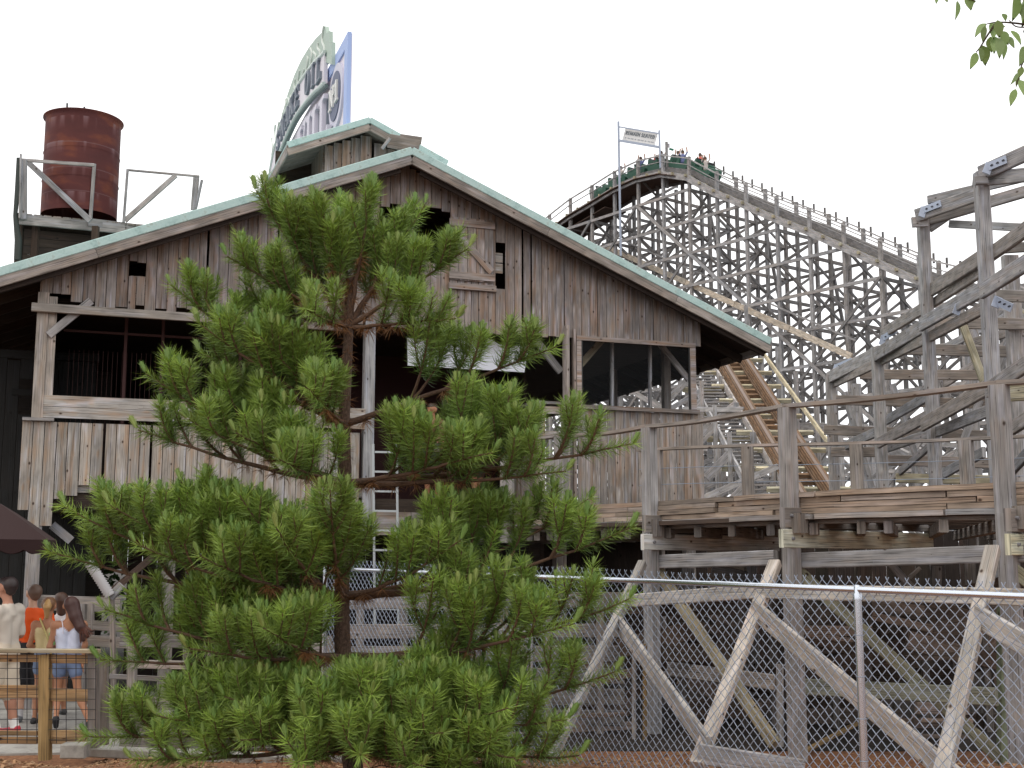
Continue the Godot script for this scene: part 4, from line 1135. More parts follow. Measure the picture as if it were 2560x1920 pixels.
func build_warning_sign() -> void:
	var z := 93.5
	var t := thing("warning_sign", "white REMAIN SEATED sign held between two poles above the coaster crest", "sign", pt(1546, 430, z))
	wbeam(t, "pole", pt(1552, 640, z), pt(1546, 304, z), 0.16, 0.16, GREY, Vector3.RIGHT, 0.0, M.plate)
	var z2 := 90.6
	wbeam(t, "pole", pt(1651, 420, z2), pt(1648, 326, z2), 0.13, 0.13, GREY, Vector3.RIGHT, 0.0, M.plate)
	wbeam(t, "crossbar", pt(1547, 317, z), pt(1649, 334, z2), 0.10, 0.10, GREY, Vector3.UP, 0.0, M.plate)
	wbeam(t, "crossbar", pt(1547, 351, z), pt(1649, 368, z2), 0.12, 0.18, GREY, Vector3.UP, 0.0, M.plate)
	var a := pt(1560, 336, z)
	var e := pt(1640, 349, z2 + 0.6)
	var dv := (e - a).normalized()
	var zz := dv.cross(Vector3.UP).normalized()
	var xf := Transform3D(Basis(dv, zz.cross(dv), zz), (a + e) / 2 - t.position)
	var W := a.distance_to(e)
	put(t, "panel", box_mesh(Vector3(W, 0.98, 0.05)), M.sign_white, xf)
	var sans := sys_font("Droid Sans")
	var m := text_mesh("REMAIN SEATED", 0.40, 0.03, sans)
	var wd := m.get_aabb().size.x
	put(t, "lettering", m, M.sign_grey, xf * Transform3D(Basis.IDENTITY.scaled(Vector3(W * 0.9 / maxf(wd, 0.01), 1, 1)), Vector3(0, 0.16, 0.04)))
	var lb := Buf.new()
	for k in 9:
		lb.beam(Transform3D(Basis.IDENTITY, Vector3(-W * 0.42 + k * W * 0.105, -0.24, 0.035)), W * (0.05 + 0.04 * (k % 3) * 0.5), 0.02, 0.09, 0.0, Color(0.45, 0.46, 0.48), Vector2.ZERO)
	put(t, "small_print", lb.mesh(), M.paint, xf)
	var pole := thing("light_pole", "short square pole with a small box standing right of the warning sign", "pole", pt(1668, 440, 91.0))
	wbeam(pole, "pole", pt(1669, 470, 91.0), pt(1666, 355, 91.0), 0.16, 0.2, FAR * 1.2, Vector3.RIGHT, 0.0)
	wbeam(pole, "box", pt(1670, 364, 91.0), pt(1674, 364, 91.0), 0.1, 0.3, Color(0.8, 0.8, 0.9), Vector3.UP, 0.0)
	wbeam(pole, "flag", pt(1673, 372, 91.0), pt(1684, 375, 91.0), 0.06, 0.16, Color(0.06, 0.3, 0.2), Vector3.UP, 0.0)

# the rust brown track that drops to the right behind the trestle
func build_drop_track() -> void:
	var t := thing("descending_track", "rust brown track on timber ties descending steeply beside the station eave", "coaster track", pt(1930, 1100, 48.0))
	var la := pt(1760, 830, 58.0)
	var lbv := pt(2015, 1262, 41.0)
	var ra := pt(1815, 830, 58.0)
	var rb := pt(2098, 1262, 41.0)
	var n := (lbv - la).cross(ra - la).normalized()
	if n.y < 0: n = -n
	var brown := Color(0.33, 0.20, 0.115)
	for q in [[la, lbv], [ra, rb]]:
		for k in 4:
			var b := Buf.new()
			var off: Vector3 = n * (-0.12 + k * 0.09) + (ra - la).normalized() * (0.04 * k - 0.1)
			b.sweep([q[0] + off - t.position, q[0].lerp(q[1], 0.5) + off - t.position, q[1] + off - t.position], 0.30, 0.086, n, tone(brown, 0.2), rv())
			put(t, "rail_plank", b.mesh(), M.wood)
		var st := Buf.new()
		st.sweep([q[0] + n * 0.21 - t.position, q[1] + n * 0.21 - t.position], 0.12, 0.02, n, Color.WHITE, rv())
		put(t, "running_plate", st.mesh(), M.rail_plate)
	var lat := (ra - la).normalized()
	for k in 34:
		var u := k / 33.0
		var big := k % 3 == 0
		wbeam(t, "tie", la.lerp(lbv, u) - n * 0.25 - lat * (0.9 if big else 0.1), ra.lerp(rb, u) - n * 0.25 + lat * (1.0 if big else 0.1), 0.16, 0.16, (CREAM * 0.75) if big else brown * 1.3, n, 0.0)
	# left chord, stair boards beside it, posts and rails
	var l0 := pt(1742, 860, 57.0)
	var l1 := pt(1960, 1235, 42.5)
	wbeam(t, "edge_chord", l0 + lat * 0.15, l1 + lat * 0.15, 0.08, 0.34, Color(0.78, 0.74, 0.72), n, 0.0)
	for k in 46:
		var u := k / 45.0
		var p := l0.lerp(l1, u)
		wbeam(t, "stair_board", p - lat * 1.1, p - lat * 0.1, 0.2, 0.05, FAR * 1.1, Vector3.UP, 0.0)
	wbeam(t, "stair_stringer", l0 - lat * 1.15, l1 - lat * 1.15, 0.08, 0.3, FAR * 1.2, n, 0.0)
	for k in 7:
		var u := k / 6.0
		var p := l0.lerp(l1, u) - lat * 1.3
		wbeam(t, "rail_post", Vector3(p.x, p.y - 1.2, p.z), p + Vector3(0, 1.1, 0), 0.13, 0.16, FAR * 1.2, d_side(), 0.0)
		wbeam(t, "knee", p + Vector3(0, 0.3, 0), p - lat * 0.9 + Vector3(0, -0.6, 0), 0.12, 0.3, FAR * 1.1, Vector3.UP, 0.0)
		wbeam(t, "outrigger", p - lat * 0.3 - n * 0.25, p + lat * 1.6 - n * 0.25, 0.16, 0.2, CREAM * 0.75, n, 0.0)
		var q := ra.lerp(rb, u) + lat * 1.0
		wbeam(t, "rail_post", Vector3(q.x, -0.3, q.z), q + Vector3(0, 1.3, 0), 0.14, 0.17, FAR * 1.1, d_side(), 0.0)
		var f := la.lerp(lbv, u) - lat * 0.4
		wbeam(t, "leg", Vector3(f.x, -0.3, f.z), f, 0.2, 0.2, FAR, d_side(), 0.0)
	wbeam(t, "handrail", pt(1885, 852, 54.0), pt(2082, 1122, 42.5), 0.08, 0.17, CREAM * 0.95, Vector3.UP, 0.0)
	# bents under it: ledgers and braces, seen between station and trestle
	for k in 70:
		var u := R.randf()
		var c := la.lerp(lbv, u)
		var y := R.randf_range(0.5, maxf(1.0, c.y - 0.6))
		var x0 := c.x - R.randf_range(1.5, 5.0)
		var z0 := c.z + R.randf_range(-6.0, 4.0)
		var p := Vector3(x0, y, z0)
		var kind := k % 3
		var q := p + Vector3(R.randf_range(2.0, 4.0), [0.0, R.randf_range(1.0, 2.2), R.randf_range(-2.2, -1.0)][kind], R.randf_range(-1.5, 1.5))
		wbeam(t, "brace", p, q, 0.07, 0.2, FAR * R.randf_range(0.9, 1.5), Vector3.UP, 0.0)
	for k in 22:
		var u := k / 21.0
		var c := la.lerp(lbv, u)
		var p := Vector3(c.x - R.randf_range(0.6, 5.0), -0.3, c.z + R.randf_range(-5.0, 2.0))
		wbeam(t, "leg", p, Vector3(p.x, R.randf_range(2.5, maxf(3.0, c.y - 0.5)), p.z), 0.18, 0.18, FAR * R.randf_range(0.9, 1.3), d_side(), 0.0)
func d_side() -> Vector3: return Vector3.RIGHT
# a middle run of trestle filling the ground between the hill and the near bents
func build_mid_lattice() -> void:
	var t := thing("mid_trestle", "mid distance timber trestle of crossed posts between the far hill and near bents", "coaster structure", Vector3(14, -0.2, -48))
	var a := Vector3(8.5, 0, -60)
	var e := Vector3(20.5, 0, -36)
	var dv := (e - a).normalized()
	var sd := Vector3(dv.z, 0, -dv.x)
	if sd.z > 0: sd = -sd
	var n := 11
	for k in n:
		var p := a.lerp(e, k / float(n - 1))
		var h := 5.2 + 2.4 * sin(k * 0.55) + k * 0.12
		for r in [0.0, 1.8, 4.6]:
			wbeam(t, "post", p + sd * r + Vector3(0, -0.3, 0), p + sd * r + Vector3(0, h, 0), 0.18, 0.18, FAR * R.randf_range(1.0, 1.35), dv, 0.0)
		for j in range(1, int(h / 2.2) + 1):
			wbeam(t, "cross_ledger", p + Vector3(0, j * 2.2, 0), p + sd * 4.8 + Vector3(0, j * 2.2, 0), 0.06, 0.2, FAR * 1.1, Vector3.UP, 0.0)
			wbeam(t, "cross_brace", p + Vector3(0, j * 2.2 - 2.2, 0), p + sd * 4.6 + Vector3(0, j * 2.2, 0), 0.06, 0.17, FAR, Vector3.UP, 0.0)
			if k < n - 1:
				var q := a.lerp(e, (k + 1) / float(n - 1))
				wbeam(t, "ledger", p - sd * 0.13 + Vector3(0, j * 2.2, 0), q - sd * 0.13 + Vector3(0, j * 2.2, 0), 0.06, 0.19, FAR * 1.25, Vector3.UP, 0.0)
				if (k + j) % 2 == 0: wbeam(t, "brace", p - sd * 0.2 + Vector3(0, j * 2.2 - 2.2, 0), q - sd * 0.2 + Vector3(0, j * 2.2, 0), 0.06, 0.18, FAR * 1.15, Vector3.UP, 0.0)
				else: wbeam(t, "brace", p - sd * 0.2 + Vector3(0, j * 2.2, 0), q - sd * 0.2 + Vector3(0, j * 2.2 - 2.2, 0), 0.06, 0.18, FAR * 1.15, Vector3.UP, 0.0)
	for r in [0.3, 1.5]:
		var pts := []
		for k in 41:
			var u := k / 40.0
			var p := a.lerp(e, u)
			var kk := u * (n - 1)
			pts.append(p + sd * r + Vector3(0, 5.2 + 2.4 * sin(kk * 0.55) + kk * 0.12 - 0.3, 0) - t.position)
		var b := Buf.new()
		b.sweep(pts, 0.25, 0.35, Vector3.UP, FAR * 1.2, rv())
		put(t, "track_rail", b.mesh(), M.wood)

# ---------------------------------------------------------------- the pine
var brushes: Array = []
var brush_cols: Array = []
var candles: Array = []
func grow(b: Buf, start: Vector3, dir: Vector3, length: float, rad: float, level: int, lift: float) -> void:
	var n := 5
	var pts := [start]
	var d := dir.normalized()
	var p := start
	for k in n:
		d = (d + Vector3.UP * lift + Vector3(R.randf_range(-1, 1), R.randf_range(-1, 1), R.randf_range(-1, 1)) * 0.05).normalized()
		p += d * length / n
		pts.append(p)
	var radii := []
	for k in n + 1: radii.append(maxf(rad * (1.0 - 0.6 * k / n), 0.0048))
	b.tube(pts, radii, 5, Color(0.26, 0.175, 0.12) * R.randf_range(0.75, 1.1), false)
	var cover := minf(length, 0.50 if level == 0 else 0.42)
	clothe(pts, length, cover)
	if level < 2 and length > 0.26:
		var nodes := [0.42, 0.70] if length > 0.45 else [0.6]
		for u in nodes:
			var k := int(u * n)
			var base: Vector3 = pts[k].lerp(pts[k + 1], u * n - k)
			var ax: Vector3 = (pts[k + 1] - pts[k]).normalized()
			for s in [-1.0, 1.0]:
				if R.randf() < 0.30: continue
				var side = ax.cross(Vector3.UP).normalized() * s
				grow(b, base, ax * 0.75 + side * R.randf_range(0.6, 1.0) + Vector3.UP * R.randf_range(-0.05, 0.3), length * (1.0 - u) * R.randf_range(0.7, 1.0) + 0.05, rad * 0.55, level + 1, lift * 1.25)
	tip(pts[-1], (pts[-1] - pts[-2]).normalized(), 0.95 if level < 2 else 0.65)
func clothe(pts: Array, length: float, cover: float) -> void:
	var vigour := R.randf_range(0.72, 1.30)
	var n := pts.size() - 1
	var s := length - cover
	while s < length:
		var u := s / length * n
		var k := mini(int(u), n - 1)
		var at: Vector3 = pts[k].lerp(pts[k + 1], u - k)
		var y: Vector3 = (pts[k + 1] - pts[k]).normalized()
		var x := y.cross(Vector3(0.3, 0.1, 0.9)).normalized().rotated(y, R.randf() * TAU)
		var sc := R.randf_range(0.85, 1.12)
		brushes.append(Transform3D(Basis(x, y, x.cross(y)) * sc, at))
		var age_shade := clampf((length - s) / 0.5, 0.0, 1.0)
		var c := Color(0.255, 0.375, 0.060).lerp(Color(0.075, 0.145, 0.026), pow(age_shade, 0.8)) * R.randf_range(0.75, 1.15) * vigour  # older needles darker, with inner shade and lit tips painted into the colour
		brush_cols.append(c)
		s += 0.050
func tip(at: Vector3, d: Vector3, sc: float) -> void:
	var up := (d + Vector3.UP * 1.3).normalized()
	for k in (1 if R.randf() < 0.6 else R.randi_range(2, 3)):
		var dd := up if k == 0 else (up + Vector3(R.randf_range(-1, 1), R.randf_range(-0.3, 0.3), R.randf_range(-1, 1)) * 0.5).normalized()
		var x := dd.cross(Vector3(0.3, 0.1, 0.9)).normalized()
		var s := sc * (R.randf_range(0.8, 1.35) if k == 0 else R.randf_range(0.45, 0.8))
		candles.append(Transform3D(Basis(x * s, dd * s, x.cross(dd) * s) * 1.0, at + dd * 0.02))
func brown_at(at: Vector3, d: Vector3) -> void:
	var y := (d + Vector3.DOWN * 0.5).normalized()
	var x := y.cross(Vector3(0.3, 0.1, 0.9)).normalized().rotated(y, R.randf() * TAU)
	brushes.append(Transform3D(Basis(x, y, x.cross(y)) * R.randf_range(0.7, 1.0), at))
	brush_cols.append(Color(0.24, 0.105, 0.035) * R.randf_range(0.6, 1.1))
func build_pine() -> void:
	var Z := 10.8
	var root := pt(885, 1925, Z)
	var t := thing("pine_tree", "young bushy green pine with upright shoots, standing in front of the station and fence", "tree", Vector3(root.x, root.y, root.z))
	var loc := func(p: Vector3) -> Vector3: return p - t.position
	var tr := [[886, 1960], [872, 1800], [858, 1640], [855, 1490], [862, 1210], [860, 1060], [866, 940], [872, 815], [877, 690]]
	var tp := []
	for q in tr: tp.append(loc.call(pt(q[0], q[1], Z)))
	var tb := Buf.new()
	var tc := catmull(tp, 4)
	var trad := []
	for k in tc.size(): trad.append(lerpf(0.092, 0.036, pow(k / float(tc.size() - 1), 0.8)))
	tb.tube(tc, trad, 14, Color(0.21, 0.155, 0.125))
	put(t, "trunk", tb.mesh(), M.bark)
	# boughs: where on the trunk (pixel row), where the tip shows, how far towards the camera
	var boughs := [
		[815, 640, 478, -0.1], [815, 785, 505, 0.25], [812, 930, 460, 0.15], [812, 1062, 510, -0.2], [815, 1172, 622, 0.1], [818, 1140, 795, 0.4], [818, 570, 640, 0.2], [818, 765, 775, 0.75], [812, 860, 520, -0.5], [815, 705, 560, -0.6], [815, 1020, 600, -0.7], [818, 590, 750, -0.3],
		[1062, 425, 710, 0.0], [1060, 650, 840, 0.45], [1062, 1390, 868, 0.15], [1062, 765, 965, 0.9], [1062, 500, 880, -0.6], [1062, 500, 810, 0.4],
		[1210, 365, 935, 0.15], [1210, 345, 1075, -0.3], [1210, 1580, 1112, 0.2], [1212, 1415, 1180, 0.55], [1210, 1230, 1130, 0.8], [1212, 590, 1080, 0.7], [1212, 700, 1150, 1.0], [1210, 1320, 1120, -0.5], [1210, 470, 1050, 0.5],
		[1490, 128, 1380, -0.1], [1490, 165, 1268, 0.2], [1490, 275, 1262, 0.5], [1490, 455, 1205, 0.35], [1490, 600, 1240, 0.7], [1492, 825, 1225, 1.1], [1490, 1572, 1322, 0.35], [1490, 1470, 1250, 0.0], [1490, 1150, 1350, 0.7], [1490, 340, 1360, 0.7], [1490, 690, 1320, 1.2], [1490, 500, 1390, 1.0], [1490, 560, 1330, -0.5],
		[1640, 1572, 1500, 0.5], [1640, 1435, 1560, 0.8], [1640, 470, 1620, 1.0], [1640, 262, 1520, 0.35], [1640, 250, 1650, 0.0], [1640, 660, 1570, 1.2], [1640, 400, 1540, -0.3],
		[1805, 225, 1842, 0.1], [1805, 1535, 1680, 0.45], [1805, 1270, 1770, 0.9], [1805, 560, 1740, 0.8], [1806, 930, 1730, 1.2], [1806, 600, 1850, 1.1], [1806, 1420, 1800, 0.6], [1806, 390, 1790, 0.6], [1806, 760, 1790, 1.3], [1806, 1110, 1830, 1.2], [1806, 450, 1900, 0.7], [1806, 1290, 1895, 0.9], [1806, 900, 1890, 1.4], [1850, 740, 1905, 1.3], [1850, 1060, 1915, 1.3], [1860, 330, 1900, 0.5], [1860, 1200, 1960, 0.8], [1860, 1450, 1890, 0.5], [1860, 1330, 1960, 0.6]]
	for q in boughs:
		# the trunk at that row
		var st: Vector3 = tc[0]
		for k in tc.size() - 1:
			var y: float = loc.call(pt(870, q[0], Z)).y
			if tc[k].y <= y and tc[k + 1].y >= y: st = tc[k].lerp(tc[k + 1], (y - tc[k].y) / (tc[k + 1].y - tc[k].y))
		var e: Vector3 = loc.call(pt(q[1], q[2], Z - q[3]))
		var L: float = st.distance_to(e)
		var flat := Vector3(e.x - st.x, 0, e.z - st.z)
		var c1: Vector3 = st + flat * 0.45 + Vector3(0, (e.y - st.y) * (0.46 if q[0] < 1150 else (0.36 if q[0] < 1300 else 0.22)) - (0.02 if q[0] < 1300 else 0.05) * L, 0)
		var pts := []
		for k in 13:
			var u := k / 12.0
			pts.append(st * (1 - u) * (1 - u) + c1 * 2.0 * u * (1 - u) + e * u * u + Vector3(R.randf_range(-1, 1), R.randf_range(-1, 1), R.randf_range(-1, 1)) * 0.008)
		var r0 := 0.012 + 0.0115 * L
		var b := Buf.new()
		var radii := []
		for k in 13: radii.append(lerpf(r0, 0.006, pow(k / 12.0, 0.8)))
		b.tube(pts, radii, 7, Color(0.24, 0.165, 0.12) * R.randf_range(0.8, 1.1), false)
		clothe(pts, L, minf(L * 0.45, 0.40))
		tip(pts[-1], (pts[-1] - pts[-2]).normalized(), 1.15)
		var us := [0.36, 0.52, 0.66, 0.79, 0.90] if L > 0.9 else [0.45, 0.68, 0.86]
		for u in us:
			var k := int(u * 12)
			var base: Vector3 = pts[k]
			var ax: Vector3 = (pts[k + 1] - pts[k]).normalized()
			for s in [-1.0, 1.0]:
				if R.randf() < 0.2: continue
				var side = ax.cross(Vector3.UP).normalized() * s
				grow(b, base, ax * 0.65 + side * R.randf_range(0.4, 0.85) + Vector3.UP * R.randf_range(0.1, 0.5), L * (0.40 * (1.0 - u) + 0.07) + R.randf_range(0.06, 0.14), r0 * 0.45, 0 if L > 1.4 and u < 0.7 else 1, R.randf_range(0.2, 0.42))
			if R.randf() < 0.35: grow(b, base, ax * 0.5 + Vector3.UP * 0.7, L * 0.14 + 0.1, r0 * 0.4, 2, 0.1)
		for k in range(1, 7):
			for _j in 2:
				if R.randf() < 0.6: brown_at(pts[k].lerp(pts[k + 1], R.randf()), pts[k + 1] - pts[k])
		put(t, "branch", b.mesh(), M.bark)
	for k in 60: brown_at(tc[R.randi_range(1, tc.size() - 2)], Vector3(R.randf_range(-1, 1), R.randf_range(-0.6, 0.3), R.randf_range(-1, 1)))
	# bare dead twigs low on the trunk and a brown tuft on the dead leader
	var dead := Buf.new()
	for k in 34:
		var a: Vector3 = tc[R.randi_range(0, 6)]
		var dd := Vector3(R.randf_range(-1, 1), R.randf_range(-0.25, 0.2), R.randf_range(-0.6, 1)).normalized()
		var l := R.randf_range(0.4, 1.1)
		dead.tube([a, a + dd * l * 0.5 + Vector3(0, 0.03, 0), a + dd * l + Vector3(0, -0.05, 0)], [0.008, 0.005, 0.003], 5, Color(0.10, 0.075, 0.06), false)
	put(t, "dead_twigs", dead.mesh(), M.bark)
	for k in 16: brown_at(tc[-1] + Vector3(0, -0.01 * k, 0), Vector3(R.randf_range(-1, 0.6), R.randf_range(-0.3, 0.5), R.randf_range(-1, 1)))
	# needles: one brush of needles, set along every young shoot
	var nb := Buf.new()
	for k in 25:
		var an := R.randf() * TAU
		var sp := deg_to_rad(R.randf_range(34, 80))
		var dd := Vector3(cos(an) * sin(sp), cos(sp), sin(an) * sin(sp))
		var sd := dd.cross(Vector3(R.randf_range(-1, 1), R.randf_range(-1, 1), R.randf_range(-1, 1))).normalized() * 0.0025
		var o := Vector3(0, R.randf() * 0.052, 0)
		var l := R.randf_range(0.090, 0.145)
		var bend := Vector3(0, l * 0.10, 0)
		var nn := sd.cross(dd).normalized()
		nb.tri(o + sd, o - sd, o + dd * l * 0.55 + sd * 0.9, nn, Color.WHITE)
		nb.tri(o - sd, o + dd * l * 0.55 - sd * 0.9, o + dd * l * 0.55 + sd * 0.9, nn, Color.WHITE)
		nb.tri(o + dd * l * 0.55 + sd * 0.9, o + dd * l * 0.55 - sd * 0.9, o + dd * l + bend, nn, Color.WHITE)
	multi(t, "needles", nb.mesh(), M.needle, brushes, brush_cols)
	var cb := Buf.new()
	cb.tube([Vector3.ZERO, Vector3(0, 0.02, 0), Vector3(0, 0.06, 0), Vector3(0, 0.082, 0), Vector3(0, 0.092, 0)], [0.008, 0.013, 0.0165, 0.014, 0.004], 7, Color.WHITE)
	for k in 70:
		var an := R.randf() * TAU
		var y := R.randf_range(0.01, 0.085)
		var dd := Vector3(cos(an) * 0.75, 1.0, sin(an) * 0.75).normalized()
		var o := Vector3(cos(an) * 0.013, y, sin(an) * 0.013)
		var sd := dd.cross(Vector3(cos(an), 0, sin(an))).normalized() * 0.0022
		cb.tri(o + sd, o - sd, o + dd * 0.034, Vector3(cos(an), 0.3, sin(an)).normalized(), Color.WHITE)
	var cc := []
	for k in candles.size(): cc.append(Color(0.13, 0.235, 0.045).lerp(Color(0.25, 0.31, 0.08), pow(R.randf(), 1.8)))
	multi(t, "candle_shoots", cb.mesh(), M.needle, candles, cc)
	print("pine: ", brushes.size(), " brushes, ", candles.size(), " candles")
func multi(parent: Node, called: String, mesh: Mesh, m: Material, xfs: Array, cols: Array) -> void:
	var mm := MultiMesh.new()
	mm.transform_format = MultiMesh.TRANSFORM_3D
	mm.use_colors = cols.size() > 0
	mm.mesh = mesh
	mm.instance_count = xfs.size()
	for k in xfs.size():
		mm.set_instance_transform(k, xfs[k])
		if cols.size() > 0: mm.set_instance_color(k, cols[k])
	var o := MultiMeshInstance3D.new()
	o.multimesh = mm
	o.material_override = m
	o.name = numbered(parent, called)
	parent.add_child(o)
	stuff(o)

# ---------------------------------------------------------------- broad leaves hanging in at the top right
func leaf_shape(b: Buf, base: Vector3, tipp: Vector3, width: float, face: Vector3, col: Color) -> void:
	var ax := tipp - base
	var sd := ax.normalized().cross(face).normalized()
	var nn := sd.cross(ax.normalized()).normalized()
	var prev_l := base
	var prev_r := base
	var prev_m := base
	for k in range(1, 8):
		var u := k / 7.0
		var w := width * 0.5 * sin(PI * pow(u, 0.8)) * (1.0 - 0.15 * u)
		var m := base + ax * u + nn * (0.08 * ax.length() * sin(PI * u))
		var l := m - sd * w + nn * w * 0.35
		var r := m + sd * w + nn * w * 0.35
		b.quad([prev_m, m, l, prev_l], nn, [Vector2.ZERO, Vector2.ZERO, Vector2.ZERO, Vector2.ZERO], col)
		b.quad([prev_m, m, r, prev_r], nn, [Vector2.ZERO, Vector2.ZERO, Vector2.ZERO, Vector2.ZERO], col)
		prev_l = l; prev_r = r; prev_m = m
func build_leaf_tree() -> void:
	var z := 3.7
	var t := thing("broadleaf_tree", "broadleaf tree whose drooping green leaves hang into the top right corner", "tree", Vector3(3.3, -0.1, -3.7))
	var P := func(cx: float, cy: float, dz := 0.0) -> Vector3: return pt(2280 + cx / 5.925, cy / 5.925, z + dz) - t.position
	var tb := Buf.new()
	tb.tube([Vector3(0, -0.2, 0), Vector3(0.05, 1.5, 0.05), Vector3(-0.02, 3.2, 0), Vector3(0.1, 4.6, 0.1)], [0.16, 0.13, 0.10, 0.05], 12, Color(0.14, 0.11, 0.085))
	put(t, "trunk", tb.mesh(), M.bark)
	var limbs := [[Vector3(0, 3.5, 0), P.call(2500, -150), P.call(1850, 330), P.call(1570, 400), P.call(1440, 300)], [Vector3(0, 3.9, 0), P.call(2500, -520), P.call(1550, -330), P.call(900, -120), P.call(690, -20)], [P.call(2250, 60), P.call(1930, 620), P.call(1660, 900), P.call(1600, 1080), P.call(1540, 1290)], [P.call(1800, 380), P.call(1500, 340), P.call(1250, 330), P.call(1090, 360)], [P.call(1250, 330), P.call(1120, 520), P.call(1010, 700), P.call(950, 770)], [P.call(1570, -200), P.call(1600, 0), P.call(1600, 130)], [P.call(900, -120), P.call(840, -40), P.call(940, 15)]]
	for l in limbs:
		var c := catmull(l, 5)
		var rr := []
		for k in c.size(): rr.append(lerpf(0.010 if l[0].y < 3.15 and l[0].x > -0.01 else 0.004, 0.0016, k / float(c.size() - 1)))
		var b := Buf.new()
		b.tube(c, rr, 6, Color(0.12, 0.10, 0.07), false)
		put(t, "branch", b.mesh(), M.bark)
	var lv := [[670, 10, 635, 310, 80], [800, -60, 875, 165, 130], [330, -90, 356, 65, 90], [480, -80, 525, 42, 80], [1540, -60, 1475, 330, 160], [1640, 60, 1680, 320, 130], [1345, 200, 1385, 320, 80], [1090, 345, 925, 565, 100], [1085, 380, 1045, 630, 80], [1180, 330, 1200, 600, 120], [1265, 295, 1290, 570, 130], [1160, 540, 1180, 785, 130], [1230, 540, 1213, 810, 120], [1290, 560, 1292, 880, 130], [1345, 600, 1352, 895, 90], [1320, 460, 1428, 675, 120], [1420, 540, 1520, 725, 80], [1455, 450, 1620, 680, 90], [955, 775, 855, 1038, 110], [1045, 670, 1085, 985, 150], [1000, 700, 1020, 925, 90], [1650, 680, 1585, 995, 110], [1640, 990, 1590, 1150, 90], [1570, 1080, 1450, 1265, 60], [1590, 1130, 1538, 1290, 50], [1535, 1315, 1455, 1585, 100], [1590, 1180, 1670, 1440, 120], [1700, 500, 1760, 800, 120], [1750, 300, 1850, 560, 130], [1800, 900, 1760, 1200, 120], [1850, 1000, 1900, 1300, 120], [1700, 1300, 1720, 1600, 100], [910, 10, 915, 55, 60], [1900, 100, 1850, 400, 130], [1980, 500, 2050, 800, 130], [1720, -80, 1700, 160, 130], [1370, 380, 1330, 430, 40]]
	for q in lv:
		var dz := R.randf_range(-0.05, 0.05)
		var b := Buf.new()
		leaf_shape(b, P.call(q[0], q[1], dz), P.call(q[2], q[3], dz + R.randf_range(-0.02, 0.02)), q[4] * 1.25 / 5.925 / F * z, Vector3(R.randf_range(-0.5, 0.5), R.randf_range(-0.1, 0.4), 1), Color(0.23, 0.33, 0.12) * R.randf_range(0.75, 1.25))
		put(t, "leaf", b.mesh(), M.leaf)
	var more := Buf.new()
	var twigs := Buf.new()
	for k in 46:
		var a := Vector3(0.03, R.randf_range(2.9, 4.5), 0.03)
		var an := R.randf() * TAU
		var reach := R.randf_range(0.5, 1.5)
		var far_end := a + Vector3(cos(an) * reach, R.randf_range(0.0, 0.7), sin(an) * reach)
		if far_end.x < -0.75: far_end.x = R.randf_range(-0.3, 0.6)
		if k > 35: a = P.call(2250 - (k - 36) * 60, -60 + (k - 36) * 20); far_end = a + Vector3(R.randf_range(0.05, 0.25), R.randf_range(-0.1, 0.2), R.randf_range(-0.3, 0.3))
		var c := catmull([a, a.lerp(far_end, 0.5) + Vector3(0, 0.12, 0), far_end], 6)
		twigs.tube(c, range(13).map(func(i): return lerpf(0.010, 0.0015, i / 12.0)), 5, Color(0.12, 0.10, 0.07), false)
		for j in range(3, 13):
			for _q in 2:
				var o: Vector3 = c[j]
				leaf_shape(more, o, o + Vector3(R.randf_range(-0.05, 0.05), R.randf_range(-0.12, -0.05), R.randf_range(-0.05, 0.05)), 0.05, Vector3(R.randf_range(-1, 1), 0.3, R.randf_range(0.2, 1)), Color(0.20, 0.29, 0.10) * R.randf_range(0.7, 1.2))
	put(t, "twigs", twigs.mesh(), M.bark)
	stuff(put(t, "crown_leaves", more.mesh(), M.leaf))

